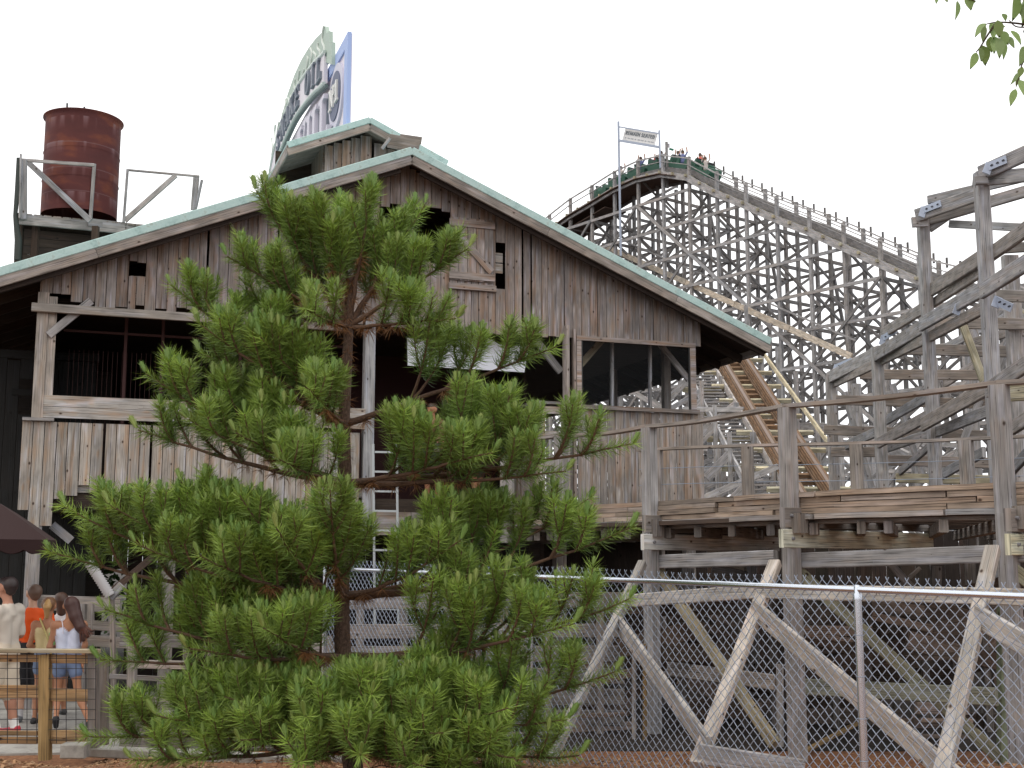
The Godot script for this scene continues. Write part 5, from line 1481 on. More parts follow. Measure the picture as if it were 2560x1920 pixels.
# ---------------------------------------------------------------- people: a field of tapered capsules, meshed as surface nets
func sdf(out: Buf, bones: Array, cell: float, k: float) -> void:
	var lo := Vector3(1e9, 1e9, 1e9)
	var hi := -lo
	for b in bones:
		var r: float = maxf(b[2], b[3]) + cell * 3.0
		lo = lo.min(b[0] - Vector3.ONE * r).min(b[1] - Vector3.ONE * r)
		hi = hi.max(b[0] + Vector3.ONE * r).max(b[1] + Vector3.ONE * r)
	var nx := int((hi.x - lo.x) / cell) + 2
	var ny := int((hi.y - lo.y) / cell) + 2
	var nz := int((hi.z - lo.z) / cell) + 2
	var f := PackedFloat32Array()
	f.resize(nx * ny * nz)
	f.fill(9.0)
	var own := PackedByteArray()
	own.resize(nx * ny * nz)
	var best := PackedFloat32Array()
	best.resize(nx * ny * nz)
	best.fill(9.0)
	for bi in bones.size():
		var b: Array = bones[bi]
		var a: Vector3 = b[0]
		var ab: Vector3 = b[1] - a
		var ra: float = b[2]
		var rb: float = b[3]
		var l2 := maxf(ab.length_squared(), 1e-9)
		var m := maxf(ra, rb) + maxf(k, cell * 2.5)
		var l: Vector3 = (a.min(b[1]) - Vector3.ONE * m - lo) / cell
		var h: Vector3 = (a.max(b[1]) + Vector3.ONE * m - lo) / cell
		var kk: float = b[5] if b.size() > 5 else k
		for z in range(maxi(int(l.z), 0), mini(int(h.z) + 1, nz - 1) + 1):
			for y in range(maxi(int(l.y), 0), mini(int(h.y) + 1, ny - 1) + 1):
				var row := (z * ny + y) * nx
				for x in range(maxi(int(l.x), 0), mini(int(h.x) + 1, nx - 1) + 1):
					var p := lo + Vector3(x, y, z) * cell - a
					var u := clampf(p.dot(ab) / l2, 0.0, 1.0)
					var d := (p - ab * u).length() - lerpf(ra, rb, u)
					var o := f[row + x]
					if d < best[row + x]:
						best[row + x] = d
						own[row + x] = bi
					var g := maxf(kk - absf(d - o), 0.0) / kk
					f[row + x] = minf(d, o) - g * g * kk * 0.25
	var idx := PackedInt32Array()
	idx.resize(nx * ny * nz)
	idx.fill(-1)
	var st := [1, nx, nx * ny]
	var corner := [0, 1, nx, nx + 1, nx * ny, nx * ny + 1, nx * ny + nx, nx * ny + nx + 1]
	var edges := [[0, 1], [2, 3], [4, 5], [6, 7], [0, 2], [1, 3], [4, 6], [5, 7], [0, 4], [1, 5], [2, 6], [3, 7]]
	for z in nz - 1:
		for y in ny - 1:
			for x in nx - 1:
				var c := (z * ny + y) * nx + x
				var f0 := f[c] < 0.0
				if f[c + 1] < 0.0 == f0 and f[c + nx] < 0.0 == f0 and f[c + nx + 1] < 0.0 == f0 and f[c + corner[4]] < 0.0 == f0 and f[c + corner[5]] < 0.0 == f0 and f[c + corner[6]] < 0.0 == f0 and f[c + corner[7]] < 0.0 == f0: continue
				var s := Vector3.ZERO
				var n := 0
				for e in edges:
					var va := f[c + corner[e[0]]]
					var vb := f[c + corner[e[1]]]
					if (va < 0.0) != (vb < 0.0):
						var u := va / (va - vb)
						var pa := Vector3(e[0] & 1, (e[0] >> 1) & 1, e[0] >> 2)
						var pb := Vector3(e[1] & 1, (e[1] >> 1) & 1, e[1] >> 2)
						s += pa.lerp(pb, u)
						n += 1
				idx[c] = out.v.size()
				var q := s / n
				out.v.push_back(lo + (Vector3(x, y, z) + q) * cell)
				var gx := f[c + 1] + f[c + nx + 1] + f[c + corner[5]] + f[c + corner[7]] - f[c] - f[c + nx] - f[c + corner[4]] - f[c + corner[6]]
				var gy := f[c + nx] + f[c + nx + 1] + f[c + corner[6]] + f[c + corner[7]] - f[c] - f[c + 1] - f[c + corner[4]] - f[c + corner[5]]
				var gz := f[c + corner[4]] + f[c + corner[5]] + f[c + corner[6]] + f[c + corner[7]] - f[c] - f[c + 1] - f[c + nx] - f[c + nx + 1]
				out.n.push_back(Vector3(gx, gy, gz).normalized())
				out.t.push_back(Vector2.ZERO)
				out.c.push_back(bones[own[c]][4])
	for z in range(1, nz - 1):
		for y in range(1, ny - 1):
			for x in range(1, nx - 1):
				var c := (z * ny + y) * nx + x
				var a := f[c] < 0.0
				for ax in 3:
					if (f[c + st[ax]] < 0.0) == a: continue
					var u: int = st[(ax + 1) % 3]
					var w: int = st[(ax + 2) % 3]
					var i0 := idx[c]
					var i1 := idx[c - u]
					var i2 := idx[c - u - w]
					var i3 := idx[c - w]
					if i0 < 0 or i1 < 0 or i2 < 0 or i3 < 0: continue
					if a: out.ix.append_array([i0, i2, i1, i0, i3, i2])
					else: out.ix.append_array([i0, i1, i2, i0, i2, i3])

# one figure: joints in its own axes (x to its right, y up, -z forward), turned by yaw
func person(label: String, at: Vector3, yaw: float, H: float, look: Dictionary) -> Node3D:
	var t := thing("person", label, "person", at, "visitors walking along the path")
	var S := H / 1.78
	var j := {"pelvis": Vector3(0, 0.95, 0), "chest": Vector3(0, 1.30, 0.0), "neck": Vector3(0, 1.49, 0.01), "head": Vector3(0, 1.665, -0.02),
		"ls": Vector3(-0.185, 1.42, 0.01), "rs": Vector3(0.185, 1.42, 0.01), "le": Vector3(-0.235, 1.14, 0.03), "re": Vector3(0.235, 1.14, 0.03), "lw": Vector3(-0.25, 0.90, -0.06), "rw": Vector3(0.25, 0.90, -0.06),
		"lh": Vector3(-0.095, 0.92, 0), "rh": Vector3(0.095, 0.92, 0), "lk": Vector3(-0.105, 0.50, -0.02), "rk": Vector3(0.105, 0.50, -0.02), "la": Vector3(-0.11, 0.09, 0.03), "ra": Vector3(0.11, 0.09, 0.03), "lt": Vector3(-0.13, 0.035, -0.15), "rt": Vector3(0.13, 0.035, -0.15)}
	for k in look.get("pose", {}): j[k] = look.pose[k]
	var by := Basis(Vector3.UP, yaw)
	for k in j: j[k] = by * (j[k] * S)
	var skin: Color = look.skin
	var shirt: Color = look.shirt
	var pants: Color = look.pants
	var g: float = look.get("girth", 1.0)
	var side := by * Vector3.RIGHT * S
	var fwd := by * Vector3.FORWARD * S
	var b := []
	for s in [-1.0, 1.0]:
		b.append([j.pelvis + side * 0.075 * s + Vector3(0, 0.02, 0), j.pelvis + side * 0.06 * s - Vector3(0, 0.05, 0), 0.115 * g * S, 0.115 * g * S, pants])
		b.append([j.pelvis + side * 0.062 * s + Vector3(0, 0.10 * S, 0), j.chest + side * 0.085 * s, 0.098 * g * S, 0.105 * g * S, look.get("waist", shirt)])
	b.append([j.ls + Vector3(0, -0.015, 0), j.rs + Vector3(0, -0.015, 0), 0.07 * g * S, 0.07 * g * S, look.get("yoke", shirt)])
	b.append([j.chest + Vector3(0, 0.08 * S, 0), j.neck - Vector3(0, 0.05 * S, 0), 0.10 * g * S, 0.07 * S, look.get("yoke", shirt)])
	b.append([j.neck - Vector3(0, 0.03, 0), j.head - Vector3(0, 0.06 * S, 0) , 0.052 * g * S, 0.05 * S, skin])
	var sl: float = look.get("sleeve", 0.75)
	var le: float = look.get("leg", 0.9)
	for q in [["ls", "le", "lw"], ["rs", "re", "rw"]]:
		var m: Vector3 = j[q[0]].lerp(j[q[1]], sl)
		if sl > 0.02: b.append([j[q[0]], m, 0.062 * g * S, 0.062 * g * S, shirt])
		b.append([j[q[0]], j[q[1]], 0.047 * g * S, 0.040 * g * S, skin])
		b.append([j[q[1]], j[q[2]], 0.040 * g * S, 0.029 * g * S, skin])
	for q in [["lh", "lk", "la", "lt"], ["rh", "rk", "ra", "rt"]]:
		var m: Vector3 = j[q[0]].lerp(j[q[1]], le)
		b.append([j[q[0]], m, 0.095 * g * S, lerpf(0.1, look.get("hem", 0.088), le) * g * S, pants])
		b.append([j[q[0]], j[q[1]], 0.080 * g * S, 0.056 * g * S, skin])
		b.append([j[q[1]], j[q[1]].lerp(j[q[2]], 0.35) , 0.055 * g * S, 0.056 * g * S, skin])
		b.append([j[q[1]].lerp(j[q[2]], 0.35), j[q[2]], 0.056 * g * S, 0.036 * g * S, skin])
		if look.has("sock"): b.append([j[q[1]].lerp(j[q[2]], 0.72), j[q[2]], 0.043 * g * S, 0.044 * S, look.sock])
		b.append([j[q[2]] - Vector3(0, 0.03 * S, 0) - fwd * 0.03, j[q[3]], 0.046 * S, 0.036 * S, look.shoe])
	var out := Buf.new()
	sdf(out, b, 0.017, 0.035)
	# folds in the cloth
	for k in out.v.size():
		if out.c[k] != shirt and out.c[k] != pants: continue
		var p: Vector3 = out.v[k]
		var ph := p.y * 34.0 + (p.x + p.z) * 19.0 + 2.2 * sin(p.y * 11.0 + p.x * 17.0)
		out.v[k] = p + out.n[k] * 0.004 * sin(ph)
		out.n[k] = (out.n[k] - Vector3(19.0, 34.0, 19.0) * 0.0034 * cos(ph)).normalized()
	# head with a face
	var hd: Vector3 = j.head
	var hf := by * Basis(Vector3.UP, look.get("turn", 0.0)) * Vector3.FORWARD * S
	var hr := by * Basis(Vector3.UP, look.get("turn", 0.0)) * Vector3.RIGHT * S
	var u := Vector3.UP * S
	var h := [[hd + u * 0.03 - hf * 0.015, hd + u * 0.03 + hf * 0.02, 0.092 * S, 0.086 * S, skin], [hd - u * 0.02 + hf * 0.02, hd - u * 0.075 + hf * 0.045, 0.070 * S, 0.040 * S, skin], [hd - u * 0.005 + hf * 0.10, hd - u * 0.03 + hf * 0.112, 0.010 * S, 0.015 * S, skin],
		[hd - hr * 0.032 + u * 0.012 + hf * 0.088, hd - hr * 0.03 + u * 0.012 + hf * 0.09, 0.011 * S, 0.011 * S, Color(0.12, 0.08, 0.06)], [hd + hr * 0.032 + u * 0.012 + hf * 0.088, hd + hr * 0.03 + u * 0.012 + hf * 0.09, 0.011 * S, 0.011 * S, Color(0.12, 0.08, 0.06)],
		[hd - hr * 0.02 - u * 0.058 + hf * 0.082, hd + hr * 0.02 - u * 0.058 + hf * 0.082, 0.009 * S, 0.009 * S, Color(0.40, 0.15, 0.12)],
		[hd - hr * 0.088 + u * 0.01, hd - hr * 0.09 - u * 0.02, 0.018 * S, 0.013 * S, skin], [hd + hr * 0.088 + u * 0.01, hd + hr * 0.09 - u * 0.02, 0.018 * S, 0.013 * S, skin], [hd - u * 0.09, j.neck, 0.052 * S, 0.053 * S, skin]]
	sdf(out, h, 0.010, 0.02)
	# hands: palm, four fingers and a thumb
	for q in [["le", "lw", -1.0], ["re", "rw", 1.0]]:
		var w: Vector3 = j[q[1]]
		var d: Vector3 = (w - j[q[0]]).normalized()
		var across := d.cross(side.normalized()).normalized()
		if across.length() < 0.1: across = fwd.normalized()
		var curl: Vector3 = d.cross(across) * q[2]
		var hb := [[w - d * 0.01, w + d * 0.05 * S, 0.026 * S, 0.028 * S, skin], [w + d * 0.03 + across * 0.018, w + d * 0.075 * S + across * 0.024, 0.019 * S, 0.016 * S, skin], [w + d * 0.03 - across * 0.018, w + d * 0.075 * S - across * 0.024, 0.019 * S, 0.016 * S, skin]]
		for k in 4:
			var o := across * (0.030 - 0.02 * k) * S
			var l: float = [0.070, 0.082, 0.077, 0.060][k] * S
			var kn: Vector3 = w + d * 0.08 * S + o
			var mid: Vector3 = kn + d * l * 0.5 - curl * 0.008
			hb.append([kn, mid, 0.0095 * S, 0.009 * S, skin, 0.004])
			hb.append([mid, mid + (d * 0.8 - curl * 0.6).normalized() * l * 0.5, 0.009 * S, 0.0075 * S, skin, 0.004])
		hb.append([w + d * 0.02 + across * 0.024, w + d * 0.055 * S + across * 0.052 - curl * 0.01, 0.012 * S, 0.0105 * S, skin, 0.008])
		hb.append([w + d * 0.055 * S + across * 0.052 - curl * 0.01, w + d * 0.085 * S + across * 0.056 - curl * 0.02, 0.0105 * S, 0.008 * S, skin, 0.004])
		sdf(out, hb, 0.006, 0.012)
	put(t, "body", out.mesh(), M.skin)
	var hair := Buf.new()
	var hc: Color = look.hair
	var hh := [[hd + u * 0.045 - hf * 0.03, hd + u * 0.055 + hf * 0.025, 0.098 * S, 0.080 * S, hc], [hd + u * 0.01 - hf * 0.045, hd - u * 0.02 - hf * 0.05, 0.078 * S, 0.06 * S, hc]]
	for e in look.get("locks", []):
		hh.append([hd + by * (e[0] * S), hd + by * (e[1] * S), e[2] * S, e[3] * S, e[4] if e.size() > 4 else hc])
	sdf(hair, hh, 0.011, 0.025)
	for e in look.get("strands", []):
		var sp: Array = [hd + by * (e[0] * S), hd + by * (e[1] * S), hd + by * (e[2] * S)]
		hair.tube(catmull(sp, 4), range(9).map(func(i): return lerpf(e[3], 0.003, i / 8.0)), 6, e[4] if e.size() > 4 else hc)
	put(t, "hair", hair.mesh(), M.hair)
	for e in look.get("straps", []):
		var sb := Buf.new()
		var p3: Array = []
		for q in e[0]: p3.append(by * (q * S))
		sb.tube(catmull(p3, 4), range((e[0].size() - 1) * 4 + 1).map(func(_i): return e[1]), 6, e[2])
		put(t, e[3], sb.mesh(), M.skin)
	return t
func build_people() -> void:
	var g := -0.2
	var tan_skin := Color(0.40, 0.185, 0.105)
	var pale := Color(0.60, 0.36, 0.25)
	var at := func(px: float, z: float) -> Vector3:
		var p := pt(px, 1700, z)
		return Vector3(p.x, g, p.z)
	person("person in a cream T-shirt, beige shorts and red shoes, cut by the left edge", at.call(8, 15.5), deg_to_rad(75), 1.92, {"skin": Color(0.42, 0.20, 0.13), "shirt": Color(0.60, 0.54, 0.47), "pants": Color(0.62, 0.53, 0.42), "shoe": Color(0.45, 0.02, 0.04), "sock": Color(0.75, 0.73, 0.72), "hair": Color(0.035, 0.022, 0.02), "leg": 0.98, "hem": 0.12, "sleeve": 0.85, "girth": 1.06,
		"pose": {"re": Vector3(0.25, 1.13, 0.0), "rw": Vector3(0.10, 1.10, -0.24), "le": Vector3(-0.25, 1.13, -0.05), "lw": Vector3(-0.05, 1.16, -0.25), "lk": Vector3(-0.1, 0.5, -0.1), "rk": Vector3(0.1, 0.5, 0.0), "ra": Vector3(0.12, 0.09, 0.1), "rt": Vector3(0.14, 0.035, -0.07)}})
	person("person in a bright orange T-shirt and black shorts, seen from behind", at.call(72, 16.8), deg_to_rad(22), 1.80, {"skin": pale, "shirt": Color(0.86, 0.105, 0.006), "pants": Color(0.012, 0.012, 0.016), "shoe": Color(0.16, 0.17, 0.19), "sock": Color(0.55, 0.55, 0.57), "hair": Color(0.14, 0.085, 0.06), "leg": 0.95, "hem": 0.115, "sleeve": 0.9, "girth": 1.10, "waist": Color(0.86, 0.105, 0.006), "turn": 0.5,
		"pose": {"rw": Vector3(0.20, 1.06, -0.20), "re": Vector3(0.27, 1.14, 0.06), "lw": Vector3(-0.27, 0.88, -0.05), "la": Vector3(-0.1, 0.09, 0.14), "lt": Vector3(-0.12, 0.035, -0.03), "lk": Vector3(-0.1, 0.5, 0.02)}})
	person("person with a blond ponytail, tan strap top with green side and denim shorts", at.call(112, 16.5), deg_to_rad(-8), 1.64, {"skin": tan_skin, "shirt": Color(0.62, 0.50, 0.26), "yoke": tan_skin, "pants": Color(0.14, 0.19, 0.30), "shoe": Color(0.03, 0.03, 0.035), "hair": Color(0.20, 0.10, 0.05), "leg": 0.35, "sleeve": 0.0, "girth": 0.88,
		"locks": [[Vector3(0.02, 0.07, 0.08), Vector3(0.035, 0.0, 0.13), 0.045, 0.05, Color(0.50, 0.30, 0.12)], [Vector3(0.035, 0.0, 0.13), Vector3(0.03, -0.14, 0.12), 0.05, 0.03, Color(0.42, 0.24, 0.10)]],
		"straps": [[[Vector3(-0.10, 1.50, 0.04), Vector3(-0.02, 1.40, 0.10), Vector3(0.07, 1.22, 0.115), Vector3(0.13, 1.0, 0.10)], 0.012, Color(0.55, 0.45, 0.18), "strap"], [[Vector3(0.11, 1.30, 0.08), Vector3(0.13, 1.18, 0.09), Vector3(0.12, 1.04, 0.10)], 0.035, Color(0.22, 0.60, 0.20), "green_panel"]],
		"pose": {"le": Vector3(-0.22, 1.12, 0.08), "lw": Vector3(-0.12, 1.02, -0.12), "rw": Vector3(0.22, 0.93, -0.1)}})
	person("person with long brown hair swinging, white strapless top and denim shorts", at.call(166, 16.1), deg_to_rad(18), 1.66, {"skin": tan_skin, "shirt": Color(0.62, 0.66, 0.82), "yoke": tan_skin, "pants": Color(0.13, 0.18, 0.30), "shoe": Color(0.015, 0.015, 0.018), "hair": Color(0.055, 0.022, 0.016), "leg": 0.38, "sleeve": 0.0, "girth": 0.90, "turn": 0.3,
		"locks": [[Vector3(0.03, 0.02, 0.04), Vector3(0.08, -0.13, 0.09), 0.10, 0.085], [Vector3(0.08, -0.13, 0.09), Vector3(0.15, -0.28, 0.14), 0.085, 0.07], [Vector3(0.15, -0.28, 0.14), Vector3(0.25, -0.40, 0.17), 0.065, 0.03, Color(0.10, 0.035, 0.022)], [Vector3(0.12, -0.2, 0.12), Vector3(0.20, -0.46, 0.15), 0.05, 0.02], [Vector3(0.15, -0.24, 0.12), Vector3(0.31, -0.34, 0.15), 0.04, 0.015, Color(0.11, 0.04, 0.025)]],
		"strands": range(26).map(func(i): return [Vector3(0.03 + 0.004 * i, -0.02 - 0.012 * i, 0.09 + 0.03 * sin(i * 2.3)), Vector3(0.12 + 0.006 * i, -0.2 - 0.006 * i, 0.15 + 0.03 * sin(i * 1.7)), Vector3(0.16 + 0.0075 * i, -0.50 + 0.0065 * i + 0.03 * sin(i * 3.1), 0.18 + 0.04 * sin(i * 2.9)), 0.016, Color(0.075, 0.028, 0.018) * (1.0 + 0.5 * sin(i * 1.3))]),
		"straps": [[[Vector3(-0.11, 1.46, -0.05), Vector3(-0.10, 1.48, 0.03), Vector3(-0.08, 1.40, 0.09), Vector3(-0.07, 1.30, 0.11)], 0.006, Color(0.75, 0.72, 0.80), "strap"]],
		"pose": {"le": Vector3(-0.24, 1.12, 0.02), "lw": Vector3(-0.17, 1.10, -0.20), "re": Vector3(0.22, 1.14, 0.06), "rw": Vector3(0.20, 0.92, 0.02), "rk": Vector3(0.16, 0.50, 0.06), "ra": Vector3(0.33, 0.12, 0.30), "rt": Vector3(0.36, 0.04, 0.13), "lk": Vector3(-0.10, 0.52, -0.04), "la": Vector3(-0.10, 0.20, 0.26), "lt": Vector3(-0.10, 0.07, 0.16)}})
	person("person with dark brown hair half hidden between the two in denim shorts", at.call(142, 17.4), deg_to_rad(40), 1.68, {"skin": tan_skin, "shirt": Color(0.70, 0.66, 0.66), "pants": Color(0.1, 0.1, 0.12), "shoe": Color(0.05, 0.05, 0.05), "hair": Color(0.07, 0.032, 0.022), "leg": 0.7, "girth": 0.9,
		"locks": [[Vector3(0, 0.0, 0.05), Vector3(0, -0.16, 0.06), 0.09, 0.06]]})
	# two at the station entrance, mostly behind the pine and the rails
	var p1 := barn_xf * Vector3(1.62, 2.94, -0.9)
	person("person in a blue shirt standing against the station booth", p1, deg_to_rad(60), 1.72, {"skin": tan_skin, "shirt": Color(0.03, 0.08, 0.30), "pants": Color(0.03, 0.03, 0.04), "shoe": Color(0.02, 0.02, 0.02), "hair": Color(0.04, 0.03, 0.02), "leg": 0.95})
	var p2 := barn_xf * Vector3(0.62, 2.94, -0.3)
	person("person in a dark pink shirt waiting in the station opening behind the handrail", p2, deg_to_rad(150), 1.62, {"skin": tan_skin, "shirt": Color(0.35, 0.03, 0.12), "pants": Color(0.05, 0.05, 0.08), "shoe": Color(0.02, 0.02, 0.02), "hair": Color(0.05, 0.03, 0.02), "leg": 0.95})

# ---------------------------------------------------------------- things by the path at the left
func build_left() -> void:
	var u := thing("parasol", "dark maroon fabric parasol with scalloped valance at the left edge", "parasol", Vector3(pt(-40, 1400, 16.0).x, -0.2, -16.0))
	var top := pt(-40, 1282, 16.0).y
	var rim := pt(100, 1350, 16.0).y
	var rr := pt(136, 1350, 16.0).x - u.position.x
	var cb := Buf.new()
	var n := 8
	for k in n:
		var a0 := TAU * k / n + 0.2
		var a1 := TAU * (k + 1) / n + 0.2
		for s in 5:
			for q in 6:
				var c := [[s, q], [s + 1, q], [s + 1, q + 1], [s, q + 1]].map(func(e):
					var r: float = rr * e[0] / 5.0
					var an := lerpf(a0, a1, e[1] / 6.0)
					var chord: float = cos(PI / n) / cos(an - (a0 + a1) / 2)
					return Vector3(cos(an) * r * chord, top + 0.2 - (top - rim + 0.2) * pow(e[0] / 5.0, 1.15) + 0.2, sin(an) * r * chord))
				var nn := Vector3(cos((a0 + a1) / 2) * 0.4, 1, sin((a0 + a1) / 2) * 0.4).normalized()
				cb.quad(c, nn, [Vector2.ZERO, Vector2.ZERO, Vector2.ZERO, Vector2.ZERO], Color.WHITE)
	put(u, "canopy", cb.mesh(), M.canvas)
	for k in n:
		var a0 := TAU * k / n + 0.2
		var a1 := TAU * (k + 1) / n + 0.2
		var vb := Buf.new()
		var o0 := Vector3(cos(a0) * rr, rim + 0.2, sin(a0) * rr) * Vector3(cos(PI / n), 1, cos(PI / n)) / Vector3(cos(PI / n), 1, cos(PI / n))
		var o1 := Vector3(cos(a1) * rr, rim + 0.2, sin(a1) * rr)
		for q in 16:
			var s0 := q / 16.0
			var s1 := (q + 1) / 16.0
			var d0 := 0.13 + 0.05 * absf(sin(s0 * PI * 2.0))
			var d1 := 0.13 + 0.05 * absf(sin(s1 * PI * 2.0))
			vb.quad([o0.lerp(o1, s0), o0.lerp(o1, s1), o0.lerp(o1, s1) - Vector3(0, d1, 0), o0.lerp(o1, s0) - Vector3(0, d0, 0)], ((o0 + o1) * Vector3(1, 0, 1)).normalized(), [Vector2.ZERO, Vector2.ZERO, Vector2.ZERO, Vector2.ZERO], Color.WHITE)
		put(u, "valance", vb.mesh(), M.canvas)
		var rb := Buf.new()
		rb.tube([Vector3(0, top + 0.36, 0), o0 - Vector3(0, 0.02, 0)], [0.01, 0.008], 6, Color.WHITE)
		put(u, "rib", rb.mesh(), M.iron)
	var pb := Buf.new()
	pb.tube([Vector3(0, 0, 0), Vector3(0, top + 0.4, 0)], [0.03, 0.03], 10, Color.WHITE)
	put(u, "pole", pb.mesh(), M.iron)
	pb = Buf.new()
	pb.lathe(Vector3.ZERO, [Vector2(0.26, 0.0), Vector2(0.26, 0.05), Vector2(0.06, 0.1), Vector2(0.04, 0.2)], 20, Color.WHITE)
	put(u, "base", pb.mesh(), M.iron)
	# yellow new fence with a wire grid
	var f := thing("yellow_fence", "new yellowish timber rail fence with square wire grid at the lower left", "fence", Vector3(pt(112, 1700, 13.1).x, -0.15, -13.1))
	var z := 13.1
	wbeam(f, "post", pt(113, 1900, z), pt(113, 1636, z), 0.10, 0.115, YELLOW * 0.85, Vector3.RIGHT)
	wbeam(f, "top_rail", pt(-60, 1626, z - 0.02), pt(246, 1628, z - 0.02), 0.15, 0.04, Color(0.55, 0.45, 0.30))
	for q in [[-60, 98, 1645, 0.075, 1.0], [-60, 98, 1728, 0.13, 0.95], [-60, 95, 1832, 0.05, 0.8], [-60, 94, 1850, 0.07, 0.8], [128, 226, 1647, 0.09, 1.0], [128, 226, 1737, 0.13, 1.05], [125, 222, 1834, 0.08, 1.0], [125, 222, 1852, 0.06, 1.0]]:
		wbeam(f, "rail", pt(q[0], q[2], z + 0.03), pt(q[1], q[2] + 1, z + 0.03), 0.04, q[3], YELLOW * Color(1.05, 1.05, 1.25) * q[4])
	wbeam(f, "end_post", pt(234, 1870, z + 0.03), pt(234, 1634, z + 0.03), 0.09, 0.10, GREYBROWN * 0.95, Vector3.RIGHT)
	wbeam(f, "end_post", pt(260, 1862, z + 0.7), pt(260, 1650, z + 0.7), 0.09, 0.09, GREYBROWN * 0.9, Vector3.RIGHT)
	var wb := Buf.new()
	for k in 13:
		var a := pt(-55 + k * 24.5, 1632, z - 0.04) - f.position
		var e := pt(-55 + k * 24.5, 1858, z - 0.04) - f.position
		wb.beam(frame_xf(a, e, Vector3.RIGHT), a.distance_to(e), 0.006, 0.006, 0.0, Color.WHITE, Vector2.ZERO)
	for k in 9:
		var a := pt(-60, 1645 + k * 25.5, z - 0.045) - f.position
		var e := pt(240, 1646 + k * 25.5, z - 0.045) - f.position
		wb.beam(frame_xf(a, e), a.distance_to(e), 0.006, 0.006, 0.0, Color.WHITE, Vector2.ZERO)
	stuff(put(f, "wire_grid", wb.mesh(), M.dark_wire))
	var blk := thing("concrete_block", "pale concrete block lying at the foot of the yellow fence", "block", pt(188, 1888, 12.95))
	var bb := Buf.new()
	bb.beam(Transform3D.IDENTITY, 0.24, 0.2, 0.145, 0.012, Color.WHITE, rv())
	put(blk, "block", bb.mesh(), M.concrete, Transform3D(Basis.IDENTITY, Vector3(0, 0.05, 0)))
	var curb := thing("path_curb", "long pale concrete curb behind the lower boughs of the pine", "curb", Vector3(-3.0, -0.2, -13.8))
	var c0 := pt(225, 1878, 13.6)
	var c1 := pt(860, 1905, 13.4)
	for k in 4:
		var b2 := Buf.new()
		var p := c0.lerp(c1, k / 4.0 + 0.004)
		var q := c0.lerp(c1, (k + 1) / 4.0 - 0.004)
		b2.beam(Transform3D.IDENTITY, p.distance_to(q), 0.2, 0.10, 0.012, Color.WHITE, rv())
		put(curb, "curb_stone", b2.mesh(), M.concrete, frame_xf(p - curb.position, q - curb.position))
	# grey corral behind the pine
	var q2 := thing("queue_fence", "weathered grey plank queue fence running behind the pine towards the right", "fence", Vector3(-2.8, -0.2, -14.6))
	for e in [[300, 1600, 0.16, 15.6, 680], [330, 1660, 0.10, 14.8, 720], [480, 1622, 0.20, 14.9, 860], [270, 1755, 0.14, 14.9, 560], [260, 1690, 0.06, 15.2, 420], [560, 1690, 0.2, 15.0, 860], [540, 1760, 0.2, 15.0, 860], [300, 1850, 0.16, 14.3, 700], [560, 1830, 0.16, 15.0, 860], [70, 1505, 0.22, 18.2, 300], [180, 1560, 0.14, 18.0, 320], [190, 1600, 0.16, 18.0, 330]]:
		wbeam(q2, "rail_board", pt(e[0], e[1], e[3]), pt(e[4], e[1] + 8, e[3] + 0.2), 0.035, e[2], GREYBROWN * R.randf_range(1.0, 1.35))
	for e in [[330, 15.0], [470, 15.0], [640, 15.1], [820, 15.1], [225, 18.1], [205, 18.05]]: wbeam(q2, "post", pt(e[0], 1880 if e[1] < 17 else 1760, e[1]), pt(e[0], 1590 if e[1] < 17 else 1510, e[1]), 0.10, 0.10, GREYBROWN * 1.1, Vector3.RIGHT)
	var cv := Buf.new()
	cv.sweep([pt(262, 1800, 14.6) - q2.position, pt(320, 1806, 14.4) - q2.position, pt(390, 1822, 14.3) - q2.position, pt(460, 1846, 14.25) - q2.position], 0.05, 0.34, Vector3.UP, GREYBROWN * 0.8, rv())
	put(q2, "curved_board", cv.mesh(), M.wood)
	# ladder, ribbed pipe
	var l := thing("ladder", "white metal ladder standing below the station floor behind the pine", "ladder", pt(968, 1500, 18.9))
	for px in [937.0, 996.0]: wbeam(l, "rail", pt(px + (0 if px > 960 else 0), 1560, 18.9), pt(px - 4, 1110, 18.9), 0.035, 0.035, Color.WHITE, Vector3.RIGHT, 0.0, M.ladder)
	for k in 9: wbeam(l, "rung", pt(937, 1130 + k * 49, 18.9), pt(994, 1131 + k * 49, 18.9), 0.03, 0.03, Color.WHITE, Vector3.UP, 0.0, M.ladder)
	var rp := thing("ribbed_pipe", "pale grey ribbed flexible pipe slanting down behind the left boughs", "pipe", pt(290, 1440, 15.6))
	var pts := []
	var rad := []
	for k in 60:
		var e := k / 59.0
		pts.append(pt(lerpf(222, 276, e), lerpf(1405, 1490, e), 15.6) - rp.position)
		rad.append(0.058 + (0.010 if k % 4 < 2 else 0.0))
	var rb2 := Buf.new()
	rb2.tube(pts, rad, 12, Color(0.42, 0.41, 0.42))
	put(rp, "hose", rb2.mesh(), M.paint)
	wbeam(rp, "brace", pt(276, 1494, 15.65), pt(305, 1462, 15.65), 0.05, 0.1, GREY)
	wbeam(rp, "stand", pt(280, 1490, 15.7), pt(285, 1780, 15.7), 0.06, 0.06, GREYBROWN, Vector3.RIGHT)
	# shrubs seen below the parasol
	for e in [[118, 1440, 27.0, 1.9, "small leafy green tree seen in the gap right of the parasol"], [200, 1450, 29.0, 2.1, "larger green tree behind the ribbed pipe, beyond the station legs"]]:
		var s := thing("leafy_tree", e[4], "tree", Vector3(pt(e[0], 1400, e[2]).x, -0.2, -e[2]), "trees beyond the station legs")
		var tb := Buf.new()
		tb.tube([Vector3.ZERO, Vector3(0.05, 1.2, 0), Vector3(0, 2.6, 0.05)], [0.09, 0.07, 0.03], 8, Color(0.14, 0.11, 0.09))
		put(s, "trunk", tb.mesh(), M.bark)
		var lb := Buf.new()
